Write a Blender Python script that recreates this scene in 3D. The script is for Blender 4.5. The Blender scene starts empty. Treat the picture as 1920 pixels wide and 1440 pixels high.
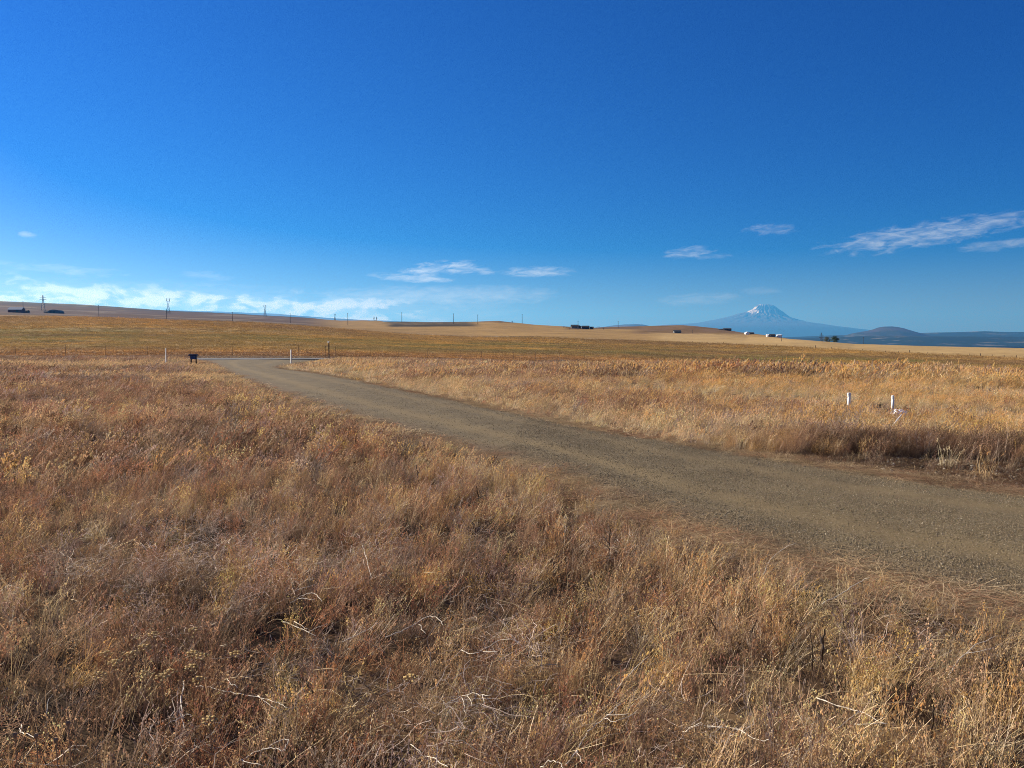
import bpy, bmesh, math, random
import numpy as np
from mathutils import Vector

R = math.radians
scene = bpy.context.scene
COL = scene.collection
EYE = 1.65            # eye height over the field, metres
F = 1442.0            # focal length in pixels of a 1920 px wide picture
HZ = 640.0            # row of the eye-level horizon in that picture

# ------------------------------------------------------------------ camera
cam_data = bpy.data.cameras.new('camera')
cam_data.sensor_width = 36.0
cam_data.lens = 36.0 * F / 1920.0
cam_data.clip_start = 0.05
cam_data.clip_end = 200000.0
cam = bpy.data.objects.new('camera', cam_data)
COL.objects.link(cam)
cam.location = (0, 0, EYE)
cam.rotation_euler = (R(90) - math.atan(80.0 / F), 0, 0)
scene.camera = cam

# ------------------------------------------------------------------ exposure and sampling
vs = scene.view_settings
vs.view_transform = 'Standard'
vs.look = 'None'
vs.gamma = 1.0
vs.exposure = 1.0
vs.use_curve_mapping = False
cy = scene.cycles
cy.use_denoising = True
cy.denoiser = 'OPENIMAGEDENOISE'
cy.denoising_input_passes = 'RGB_ALBEDO_NORMAL'
cy.denoising_prefilter = 'NONE'
cy.pixel_filter_type = 'BLACKMAN_HARRIS'
cy.filter_width = 1.0
cy.max_bounces = 4
cy.diffuse_bounces = 2
cy.glossy_bounces = 2
cy.transmission_bounces = 3
cy.volume_bounces = 0
cy.use_adaptive_sampling = False
cy.sample_clamp_indirect = 4.0

# ------------------------------------------------------------------ sun and sky
SUN_AZ = -62.0        # degrees from straight ahead, negative = to the left
SUN_EL = 28.0
sv = Vector((math.sin(R(SUN_AZ)) * math.cos(R(SUN_EL)), math.cos(R(SUN_AZ)) * math.cos(R(SUN_EL)), math.sin(R(SUN_EL))))
sun_data = bpy.data.lights.new('sun', 'SUN')
sun_data.energy = 5.0
sun_data.angle = R(0.53)
sun_data.color = (1.0, 0.93, 0.82)
sun = bpy.data.objects.new('sun', sun_data)
COL.objects.link(sun)
sun.rotation_euler = (-sv).to_track_quat('-Z', 'Y').to_euler()

world = bpy.data.worlds.new('World')
scene.world = world
world.use_nodes = True
WN = world.node_tree
WN.nodes.clear()
world.cycles.sampling_method = 'NONE'


class NB:
    """small helper that writes node expressions"""
    def __init__(self, tree): self.t = tree
    def n(self, typ, **kw):
        nd = self.t.nodes.new(typ)
        for k, v in kw.items(): setattr(nd, k, v)
        return nd
    def put(self, sock, v):
        if v is None: return
        if hasattr(v, 'is_output') or isinstance(v, bpy.types.NodeSocket): self.t.links.new(v, sock)
        else: sock.default_value = v
    def m(self, op, a, b=None, c=None, clamp=False):
        nd = self.n('ShaderNodeMath', operation=op, use_clamp=clamp)
        for s, v in zip(nd.inputs, (a, b, c)): self.put(s, v)
        return nd.outputs[0]
    def vec(self, x, y, z=0.0):
        nd = self.n('ShaderNodeCombineXYZ')
        for s, v in zip(nd.inputs, (x, y, z)): self.put(s, v)
        return nd.outputs[0]
    def noise(self, v, scale, detail=4.0, rough=0.55, dist=0.0, dims='3D', color=False):
        nd = self.n('ShaderNodeTexNoise', noise_dimensions=dims)
        self.put(nd.inputs['Vector'], v); self.put(nd.inputs['Scale'], scale)
        nd.inputs['Detail'].default_value = detail; nd.inputs['Roughness'].default_value = rough
        nd.inputs['Distortion'].default_value = dist
        return nd.outputs['Color' if color else 'Fac']
    def smooth(self, v, a, b, lo=0.0, hi=1.0):
        nd = self.n('ShaderNodeMapRange', interpolation_type='SMOOTHSTEP')
        for s, q in zip(nd.inputs, (v, a, b, lo, hi)): self.put(s, q)
        return nd.outputs[0]
    def mix(self, f, a, b, blend='MIX'):
        nd = self.n('ShaderNodeMix', data_type='RGBA', blend_type=blend)
        ca = lambda v: (tuple(v) + (1.0,)) if isinstance(v, (tuple, list)) and len(v) == 3 else v
        self.put(nd.inputs[0], f); self.put(nd.inputs[6], ca(a)); self.put(nd.inputs[7], ca(b))
        return nd.outputs[2]


W = NB(WN)
sky = W.n('ShaderNodeTexSky', sky_type='NISHITA')
sky.sun_disc = False
sky.sun_elevation = R(SUN_EL)
sky.sun_rotation = R(SUN_AZ)
sky.altitude = 600.0
sky.air_density = 1.0
sky.dust_density = 0.95
sky.ozone_density = 3.0
hs = W.n('ShaderNodeHueSaturation')
hs.inputs['Saturation'].default_value = 1.64
hs.inputs['Hue'].default_value = 0.522
hs.inputs['Value'].default_value = 0.76
WN.links.new(W.mix(1.0, sky.outputs[0], (0.82, 0.88, 1.10), 'MULTIPLY'), hs.inputs['Color'])
SKYC = hs.outputs[0]


def pix_dir(x, y):
    """azimuth and elevation in degrees of a picture point"""
    p = math.atan(80.0 / F)
    X, Y, Z = (x - 960) / F, 1.0, (720 - y) / F
    Yr, Zr = Y * math.cos(p) + Z * math.sin(p), Z * math.cos(p) - Y * math.sin(p)
    return math.degrees(math.atan2(X, Yr)), math.degrees(math.atan2(Zr, math.hypot(X, Yr)))


tc = W.n('ShaderNodeTexCoord')
sx = W.n('ShaderNodeSeparateXYZ')
WN.links.new(tc.outputs['Generated'], sx.inputs[0])
AZ = W.m('MULTIPLY', W.m('ARCTAN2', sx.outputs[0], sx.outputs[1]), 57.29578)
EL = W.m('MULTIPLY', W.m('ARCSINE', sx.outputs[2]), 57.29578)


def rot_uv(az0, el0, ang):
    ca, sa = math.cos(R(ang)), math.sin(R(ang))
    da, de = W.m('SUBTRACT', AZ, az0), W.m('SUBTRACT', EL, el0)
    u = W.m('ADD', W.m('MULTIPLY', da, ca), W.m('MULTIPLY', de, sa))
    v = W.m('SUBTRACT', W.m('MULTIPLY', de, ca), W.m('MULTIPLY', da, sa))
    return u, v


# streaks of high cirrus: (x0, y0, x1, y1, half thickness px, opacity, roughness of its edge)
WISPS = [
    (1535, 468, 1935, 408, 15, 0.66, 1.0), (1640, 452, 1990, 392, 12, 0.42, 1.1), (1790, 466, 1990, 448, 7, 0.36, 1.0),
    (1392, 432, 1500, 428, 7, 0.42, 1.2), (1238, 477, 1345, 470, 8, 0.50, 1.1), (1300, 482, 1378, 478, 4, 0.25, 1.1),
    (688, 517, 858, 527, 6, 0.85, 0.8), (742, 513, 900, 497, 10, 0.85, 1.2), (815, 500, 930, 507, 8, 0.55, 1.3),
    (930, 511, 1085, 509, 7, 0.78, 0.9), (890, 510, 930, 512, 4, 0.5, 1.0),
    (-40, 492, 250, 516, 7, 0.38, 1.0), (112, 507, 172, 514, 6, 0.6, 0.9), (34, 438, 74, 442, 4, 0.8, 1.0),
    (330, 512, 450, 522, 6, 0.28, 1.0), (1225, 565, 1400, 556, 9, 0.26, 0.7), (1380, 548, 1470, 543, 6, 0.18, 0.7),
    (560, 556, 1065, 552, 15, 0.55, 0.5), (600, 575, 1010, 585, 26, 0.25, 0.6), (-300, 545, 640, 562, 22, 0.32, 0.5),
    (-380, 592, 780, 596, 22, 0.25, 0.6),
]
cov = None
nz = W.noise(W.vec(W.m('MULTIPLY', AZ, 0.95), W.m('MULTIPLY', W.m('SUBTRACT', EL, W.m('MULTIPLY', AZ, 0.05)), 4.0), 1.3), 0.75, 6.0, 0.62, 0.6)
for (x0, y0, x1, y1, th, op, ed) in WISPS:
    a0, e0 = pix_dir(x0, y0); a1, e1 = pix_dir(x1, y1)
    L = math.hypot(a1 - a0, e1 - e0) * 0.5
    ang = math.degrees(math.atan2(e1 - e0, a1 - a0))
    u, v = rot_uv((a0 + a1) / 2, (e0 + e1) / 2, ang)
    T = math.degrees(math.atan(th / F))
    uu, vv = W.m('DIVIDE', u, L), W.m('DIVIDE', v, T * 1.5)
    d2 = W.m('ADD', W.m('POWER', W.m('ABSOLUTE', uu), 3.0), W.m('MULTIPLY', vv, vv))
    s = W.m('ADD', W.m('SUBTRACT', 1.0, d2), W.m('MULTIPLY', W.m('SUBTRACT', nz, 0.55), 3.4 * ed))
    s = W.smooth(s, -0.15, 1.75, 0.0, op)
    cov = s if cov is None else W.m('MAXIMUM', cov, s)
# a bank of small cumulus low over the horizon, thickest towards the sun
b0 = W.vec(W.m('MULTIPLY', AZ, 0.42), W.m('MULTIPLY', EL, 1.05), 3.7)
b1 = W.vec(W.m('MULTIPLY', W.m('ADD', AZ, 0.35), 0.42), W.m('MULTIPLY', W.m('SUBTRACT', EL, 0.42), 1.05), 3.7)
n0, n1 = W.noise(b0, 1.0, 7.0, 0.56, 0.25), W.noise(b1, 1.0, 7.0, 0.56, 0.25)
top = W.m('SUBTRACT', 3.7, W.m('MULTIPLY', W.m('ADD', AZ, 33.0), 0.035))
band = W.m('MULTIPLY', W.m('MULTIPLY', W.smooth(EL, -0.5, 0.3), W.smooth(EL, W.m('SUBTRACT', top, 0.6), W.m('ADD', top, 0.9), 1.0, 0.0)), W.smooth(AZ, -12.0, -2.0, 1.0, 0.0))
cum = W.m('MULTIPLY', W.smooth(W.m('ADD', n0, W.m('MULTIPLY', band, 0.18)), 0.55, 0.68), band)
lit = W.smooth(W.m('SUBTRACT', n1, n0), -0.10, 0.12)
cum_col = W.mix(lit, (14.5, 14.8, 15.0), (6.6, 8.2, 9.8))
wis = W.smooth(EL, 1.0, 7.0)
col = W.mix(cov, SKYC, W.mix(wis, (10.0, 10.8, 12.0), (7.0, 7.8, 9.2)))
col = W.mix(W.m('MULTIPLY', cum, 0.7), col, cum_col)
bg = W.n('ShaderNodeBackground')
WN.links.new(col, bg.inputs['Color'])
bg.inputs['Strength'].default_value = 0.05
wo = W.n('ShaderNodeOutputWorld')
WN.links.new(bg.outputs[0], wo.inputs['Surface'])

# ------------------------------------------------------------------ helpers
rng = np.random.default_rng(7)
random.seed(7)


def _hash(ix, iy, seed):
    h = (ix.astype(np.int64) * 374761393 + iy.astype(np.int64) * 668265263 + seed * 2147483647) & 0xFFFFFFFF
    h = ((h ^ (h >> 13)) * 1274126177) & 0xFFFFFFFF
    h = (h ^ (h >> 16)) & 0xFFFFFFFF
    return h.astype(np.float64) / 4294967295.0


def vnoise(x, y, seed=0):
    x = np.asarray(x, float); y = np.asarray(y, float)
    ix, iy = np.floor(x), np.floor(y)
    fx, fy = x - ix, y - iy
    fx, fy = fx * fx * (3 - 2 * fx), fy * fy * (3 - 2 * fy)
    a, b = _hash(ix, iy, seed), _hash(ix + 1, iy, seed)
    c, d = _hash(ix, iy + 1, seed), _hash(ix + 1, iy + 1, seed)
    return (a * (1 - fx) + b * fx) * (1 - fy) + (c * (1 - fx) + d * fx) * fy


def fbm(x, y, seed=0, octv=4, gain=0.5):
    s, a, t = 0.0, 1.0, 0.0
    x = np.asarray(x, float); y = np.asarray(y, float)
    for o in range(octv):
        s = s + a * vnoise(x, y, seed + o * 17); t += a
        x, y, a = x * 2.03 + 11.3, y * 2.03 + 5.7, a * gain
    return s / t


def sstep(v, a, b):
    t = np.clip((np.asarray(v, float) - a) / (b - a), 0, 1)
    return t * t * (3 - 2 * t)


def mesh_np(name, verts, faces, smooth=False):
    """mesh from numpy arrays; faces is (n,3) or (n,4)"""
    me = bpy.data.meshes.new(name)
    verts = np.asarray(verts, np.float32); faces = np.asarray(faces, np.int32)
    k = faces.shape[1]
    me.vertices.add(len(verts)); me.vertices.foreach_set('co', verts.ravel())
    me.loops.add(faces.size); me.loops.foreach_set('vertex_index', faces.ravel())
    me.polygons.add(len(faces))
    me.polygons.foreach_set('loop_start', np.arange(0, faces.size, k, dtype=np.int32))
    me.polygons.foreach_set('loop_total', np.full(len(faces), k, np.int32))
    if smooth: me.polygons.foreach_set('use_smooth', np.ones(len(faces), bool))
    me.update(calc_edges=True)
    return me


def vcol(me, name, rgb):
    at = me.attributes.new(name, 'FLOAT_COLOR', 'POINT')
    c = np.ones((len(rgb), 4), np.float32); c[:, :3] = rgb
    at.data.foreach_set('color', c.ravel())


def vfloat(me, name, v):
    at = me.attributes.new(name, 'FLOAT', 'POINT')
    at.data.foreach_set('value', np.asarray(v, np.float32))


def add(name, me, mat=None, parent=None, label=None, cat=None, group=None, kind=None, loc=None):
    o = bpy.data.objects.new(name, me)
    COL.objects.link(o)
    if mat is not None and me is not None: me.materials.append(mat)
    if parent is not None: o.parent = parent
    if label: o['label'] = label
    if cat: o['category'] = cat
    if group: o['group'] = group
    if kind: o['kind'] = kind
    if loc is not None: o.location = loc
    return o


def new_mat(name):
    m = bpy.data.materials.new(name)
    m.use_nodes = True
    m.node_tree.nodes.clear()
    B = NB(m.node_tree)
    return m, B


def finish(m, B, color, rough=0.9, normal=None, spec=0.2, metallic=0.0):
    p = B.n('ShaderNodeBsdfPrincipled')
    ca = (tuple(color) + (1.0,)) if isinstance(color, (tuple, list)) and len(color) == 3 else color
    B.put(p.inputs['Base Color'], ca)
    B.put(p.inputs['Roughness'], rough)
    p.inputs['Specular IOR Level'].default_value = spec
    p.inputs['Metallic'].default_value = metallic
    if normal is not None: B.put(p.inputs['Normal'], normal)
    o = B.n('ShaderNodeOutputMaterial')
    m.node_tree.links.new(p.outputs[0], o.inputs['Surface'])
    return m


def bump(B, h, strength, dist):
    b = B.n('ShaderNodeBump')
    b.inputs['Strength'].default_value = strength
    b.inputs['Distance'].default_value = dist
    B.put(b.inputs['Height'], h)
    return b.outputs[0]


def attr(B, name, typ='GEOMETRY', out='Color'):
    a = B.n('ShaderNodeAttribute', attribute_type=typ, attribute_name=name)
    return a.outputs[out]


def obj_pos(B):
    return B.n('ShaderNodeTexCoord').outputs['Object']


def paint(name, rgb, rough=0.7, var=0.25, scale=3.0, spec=0.3):
    """weathered plain surface: base colour with blotches and fine relief"""
    m, B = new_mat(name)
    pos = obj_pos(B)
    n1 = B.noise(pos, scale, 5.0, 0.6)
    n2 = B.noise(pos, scale * 11, 3.0, 0.6)
    f = B.m('ADD', B.m('MULTIPLY', n1, 0.7), B.m('MULTIPLY', n2, 0.3))
    c = B.mix(B.smooth(f, 0.3, 0.7), tuple(v * (1 - var) for v in rgb), tuple(min(1, v * (1 + var)) for v in rgb))
    return finish(m, B, c, rough, bump(B, n2, 0.25, 0.01), spec)


# ------------------------------------------------------------------ the lie of the land
XS = np.array([-700, 0, 160, 320, 480, 640, 740, 800, 880, 935, 1000, 1100, 1180, 1280, 1340, 1400, 1480, 1540, 1600, 1760, 1920, 2600], float)


def row(d, y=None, z=None):
    d = np.full(len(XS), float(d)) if np.isscalar(d) else np.array(d, float)
    zz = np.array(z, float) if z is not None else EYE - (np.array(y, float) - HZ) * d / F
    return d, zz


zero = np.zeros(len(XS))
rt = np.interp(XS, [640, 1280, 1920, 2600], [0, 0.5, 1.0, 1.2])
fen_d = np.interp(XS, [-700, 0, 160, 320, 480, 640, 800, 960, 1145, 1280, 1600, 1920, 2600], [60, 80, 86, 91, 96, 101, 107, 112, 118, 124, 140, 160, 190])
fen_y = np.interp(XS, [-700, 0, 160, 320, 480, 640, 800, 960, 1145, 1280, 1400, 1600, 1920, 2600], [672, 668, 667, 666.5, 666.5, 668, 672, 676, 681, 686, 688, 692, 699, 710])
SKY_Y = [545, 565, 571.5, 583, 591, 602, 603, 602, 602, 600, 607, 614.5, 613, 611, 616.5, 624, 634, 640, 645, 650, 653, 665]
SKY_D = [5000, 5000, 5000, 4600, 4000, 3000, 1700, 1500, 1500, 1500, 1500, 1500, 1500, 1500, 1400, 1300, 1100, 1000, 900, 850, 800, 700]
r_sky = row(SKY_D, SKY_Y)
E_Y = [580, 588, 595, 602, 607, 616, 617, 617, 616, 618, 620, 622, 624, 627, 629, 633, 637, 641.5, 648, 655, 660, 675]
E_D = [1000] * 16 + [800, 700, 650, 550, 500, 450]
G_Y = [575, 591, 594.5, 600.5, 606, 618, 624, 628, 632, 633, 633, 636, 639, 643, 645, 647, 650, 653, 656, 664, 671, 690]
G_D = [600, 600, 600, 600, 600, 580, 590, 600, 600, 600, 600, 600, 590, 560, 520, 480, 440, 420, 400, 360, 330, 300]
M_Y = [625, 630, 631, 633, 636, 641, 645, 647, 650, 652, 654, 658, 661, 665, 667, 669, 672, 674, 676, 682, 688, 702]
ROWS = [row(0.2, z=zero), row(12, z=zero), row(35, z=-0.25 * rt), row(66, z=-1.5 * rt), row(fen_d, fen_y), row(235, M_Y), row(G_D, G_Y), row(E_D, E_Y), r_sky]
d_g = r_sky[0] * 1.6
ROWS.append((d_g, np.where(r_sky[1] > 20, r_sky[1] * 0.55, r_sky[1] - 18.0)))
ROWS.append(row(8000, z=zero - 85))
ROWS.append(row(90000, z=zero - 95))


def zbase(X, Y):
    X = np.atleast_1d(np.asarray(X, float)); Y = np.atleast_1d(np.asarray(Y, float))
    r = np.hypot(X, Y)
    ang = np.clip(np.arctan2(X, Y), -R(50), R(50))
    xi = 960 + F * np.tan(ang)
    ld = np.log(np.maximum(r * np.cos(ang), 0.21))
    D = np.stack([np.log(np.interp(xi, XS, a)) for a, _ in ROWS])
    Z = np.stack([np.interp(xi, XS, b) for _, b in ROWS])
    near = _pchip(D[:6], Z[:6], ld)
    # farther out the profile is smooth as an angle, so that slopes do not bulge
    Q = (Z - EYE) / np.exp(D)
    far = EYE + _pchip(D[4:], Q[4:], ld) * np.exp(ld)
    return np.where(ld > D[-1], -95.0, np.where(ld > D[4], far, near))


def _pchip(D, Z, ld):
    h = np.diff(D, axis=0); s = np.diff(Z, axis=0) / h
    m = np.zeros_like(Z)
    w1, w2 = 2 * h[1:] + h[:-1], h[1:] + 2 * h[:-1]
    same = (s[1:] * s[:-1]) > 0
    with np.errstate(divide='ignore', invalid='ignore'):
        hm = (w1 + w2) / (w1 / s[:-1] + w2 / s[1:])
    m[1:-1] = np.where(same, hm, 0.0)
    m[-1] = s[-1]
    out = np.zeros_like(ld)
    for k in range(len(Z) - 1):
        q = (ld >= D[k]) & (ld <= D[k + 1])
        if not q.any(): continue
        t = ((ld - D[k]) / h[k])[q]
        hh = h[k][q]
        out[q] = ((2 * t**3 - 3 * t**2 + 1) * Z[k][q] + (t**3 - 2 * t**2 + t) * hh * m[k][q]
                  + (-2 * t**3 + 3 * t**2) * Z[k + 1][q] + (t**3 - t**2) * hh * m[k + 1][q])
    return out


# gravel road: its two edges on the ground, near to far
EDGE_L = [(9.5, -4.0), (7.2, -1.0), (5.2, 1.6), (3.75, 3.7), (2.9, 4.85), (2.0, 5.95), (1.4, 7.1), (0.78, 9.0), (-0.75, 11.9), (-3.1, 15.9), (-6.75, 23.3), (-13.1, 36.6), (-20.9, 54.0), (-27.3, 67.5)]
EDGE_R = [(13.6, -1.6), (11.2, 1.2), (9.2, 3.6), (7.05, 5.8), (5.48, 8.0), (3.98, 10.15), (2.72, 12.3), (1.28, 15.15), (-0.12, 18.3), (-2.6, 23.9), (-5.6, 30.4), (-10.0, 39.5), (-15.1, 49.8), (-16.6, 66.5)]


def resample(pts, n):
    p = np.array(pts, float)
    # Catmull-Rom through the points, then even steps
    q = np.vstack([2 * p[0] - p[1], p, 2 * p[-1] - p[-2]])
    o = []
    for i in range(1, len(q) - 2):
        for t in np.linspace(0, 1, 24, endpoint=False):
            a, b, c, d = q[i - 1], q[i], q[i + 1], q[i + 2]
            o.append(0.5 * (2 * b + (c - a) * t + (2 * a - 5 * b + 4 * c - d) * t * t + (3 * b - a - 3 * c + d) * t**3))
    o.append(p[-1]); o = np.array(o)
    u = np.linspace(0, 1, len(o))
    t = np.linspace(0, 1, n)
    return np.stack([np.interp(t, u, o[:, 0]), np.interp(t, u, o[:, 1])], 1)


NR = 240
RL, RR = resample(EDGE_L, NR), resample(EDGE_R, NR)
RC = (RL + RR) / 2
RWID = np.linalg.norm(RR - RL, axis=1)
CR_A, CR_DIR = np.array([-24.0, 72.0]), np.array([0.985, 0.17])        # crossing paved road
CR_DIR = CR_DIR / np.linalg.norm(CR_DIR)
CR_N = np.array([-CR_DIR[1], CR_DIR[0]])
CR_HALF = 3.6


def _edge_dist(E, X, Y):
    """signed distance to an edge line: positive to the right of its direction"""
    best = np.full(X.shape, 1e9); sg = np.zeros(X.shape)
    P = E[::3] if (len(E) - 1) % 3 == 0 else np.vstack([E[::3], E[-1:]])
    for i in range(len(P) - 1):
        a, d = P[i], P[i + 1] - P[i]
        t = np.clip(((X - a[0]) * d[0] + (Y - a[1]) * d[1]) / (d @ d), 0, 1)
        qx, qy = X - (a[0] + t * d[0]), Y - (a[1] + t * d[1])
        dist = np.hypot(qx, qy)
        m = dist < best
        best = np.where(m, dist, best)
        sg = np.where(m, np.sign(qx * d[1] - qy * d[0]), sg)
    return best * sg


def road_dist(X, Y):
    """metres outside the gravel road (negative on it), and the side: +1 beyond it, -1 on the camera's side"""
    X = np.asarray(X, float); Y = np.asarray(Y, float)
    l, r_ = _edge_dist(RL, X, Y), _edge_dist(RR, X, Y)
    rd = np.maximum(-l, r_)
    return rd, np.where(r_ > -l, 1.0, -1.0)


def cross_dist(X, Y):
    return np.abs((np.asarray(X, float) - CR_A[0]) * CR_N[0] + (np.asarray(Y, float) - CR_A[1]) * CR_N[1]) - CR_HALF


def near_relief(X, Y):
    r = np.hypot(X, Y)
    n = (fbm(X * 0.45, Y * 0.45, 3, 4) - 0.5) * 0.16 + (fbm(X * 0.07, Y * 0.07, 9, 3) - 0.5) * 0.35
    rd, sd = road_dist(X, Y)
    n = n + (fbm(X * 0.11, Y * 0.16, 13, 3) - 0.45) * 1.3 * sstep(rd, 3.0, 9.0) * (sd > 0) * sstep(X, 0.0, 8.0) * sstep(Y, 21, 27)
    k = sstep(rd, 0.2, 3.0) * sstep(cross_dist(X, Y), 0.2, 4.0)
    far = (fbm(X * 0.012, Y * 0.012, 31, 4) - 0.5) * 2.2 * sstep(r, 90, 300) * (1 - sstep(r, 4000, 8000))
    big = (fbm(X * 0.0035, Y * 0.0035, 41, 4) - 0.5) * 9.0 * sstep(r, 700, 1400) * (1 - sstep(r, 4000, 8000))
    return n * k * (1 - sstep(r, 150, 400)) + far + big - 0.03 * (1 - k)


def ground_z(X, Y):
    X = np.atleast_1d(np.asarray(X, float)); Y = np.atleast_1d(np.asarray(Y, float))
    return zbase(X, Y) + near_relief(X, Y)


def at_px(x, y, z=0.0):
    """world point on the level plane z seen at a picture point"""
    az, el = pix_dir(x, y)
    t = (EYE - z) / math.tan(R(-el))
    return t * math.sin(R(az)), t * math.cos(R(az))


def on_ground(x, D):
    X = (x - 960) / F * D
    return X, D, float(ground_z([X], [D])[0])


def col_depth(x, ybase, d0, d1):
    """depth between d0 and d1 in picture column x where the ground shows at row ybase"""
    ds = np.exp(np.linspace(math.log(d0), math.log(d1), 400))
    zz = ground_z((x - 960) / F * ds, ds)
    yy = HZ + (EYE - zz) * F / ds
    return float(ds[np.argmin(np.abs(yy - ybase))])


# one ground sheet, fine near and coarse far
az_in = np.linspace(-41, 41, 620)
az = np.concatenate([np.linspace(-180, -42, 70), az_in, np.linspace(42, 180, 70)[:-1]])
rad = np.concatenate([[0.0], np.exp(np.linspace(math.log(0.4), math.log(6000.0), 520)), np.exp(np.linspace(math.log(6400.0), math.log(88000.0), 60))])
NA, NRD = len(az), len(rad)
AA, RRD = np.meshgrid(np.radians(az), rad)
GX, GY = (RRD * np.sin(AA)).ravel(), (RRD * np.cos(AA)).ravel()
GZ = ground_z(GX, GY)
idx = np.arange(NRD * NA).reshape(NRD, NA)
nxt = np.roll(idx, -1, axis=1)
faces = np.stack([idx[:-1], nxt[:-1], nxt[1:], idx[1:]], -1).reshape(-1, 4)[:, ::-1]
ground_me = mesh_np('ground', np.stack([GX, GY, GZ], 1), faces, True)

# what grows on it: land cover colours (far land also carries painted grass shade)
C_SOIL, C_THATCH = np.array([0.048, 0.032, 0.020]), np.array([0.115, 0.075, 0.042])
C_GREEN, C_OLIVE = np.array([0.140, 0.122, 0.044]), np.array([0.200, 0.138, 0.050])
C_RUST, C_BROWN = np.array([0.265, 0.145, 0.055]), np.array([0.185, 0.115, 0.058])
C_GOLD, C_STUB = np.array([0.50, 0.330, 0.125]), np.array([0.50, 0.345, 0.155])
C_SAGE, C_DUSK = np.array([0.125, 0.098, 0.066]), np.array([0.185, 0.118, 0.074])
C_FOREST = np.array([0.030, 0.038, 0.022])
C_PALE = np.array([0.50, 0.41, 0.27])


def lerp(a, b, t):
    t = np.asarray(t)[..., None]
    return a * (1 - t) + b * t


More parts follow.
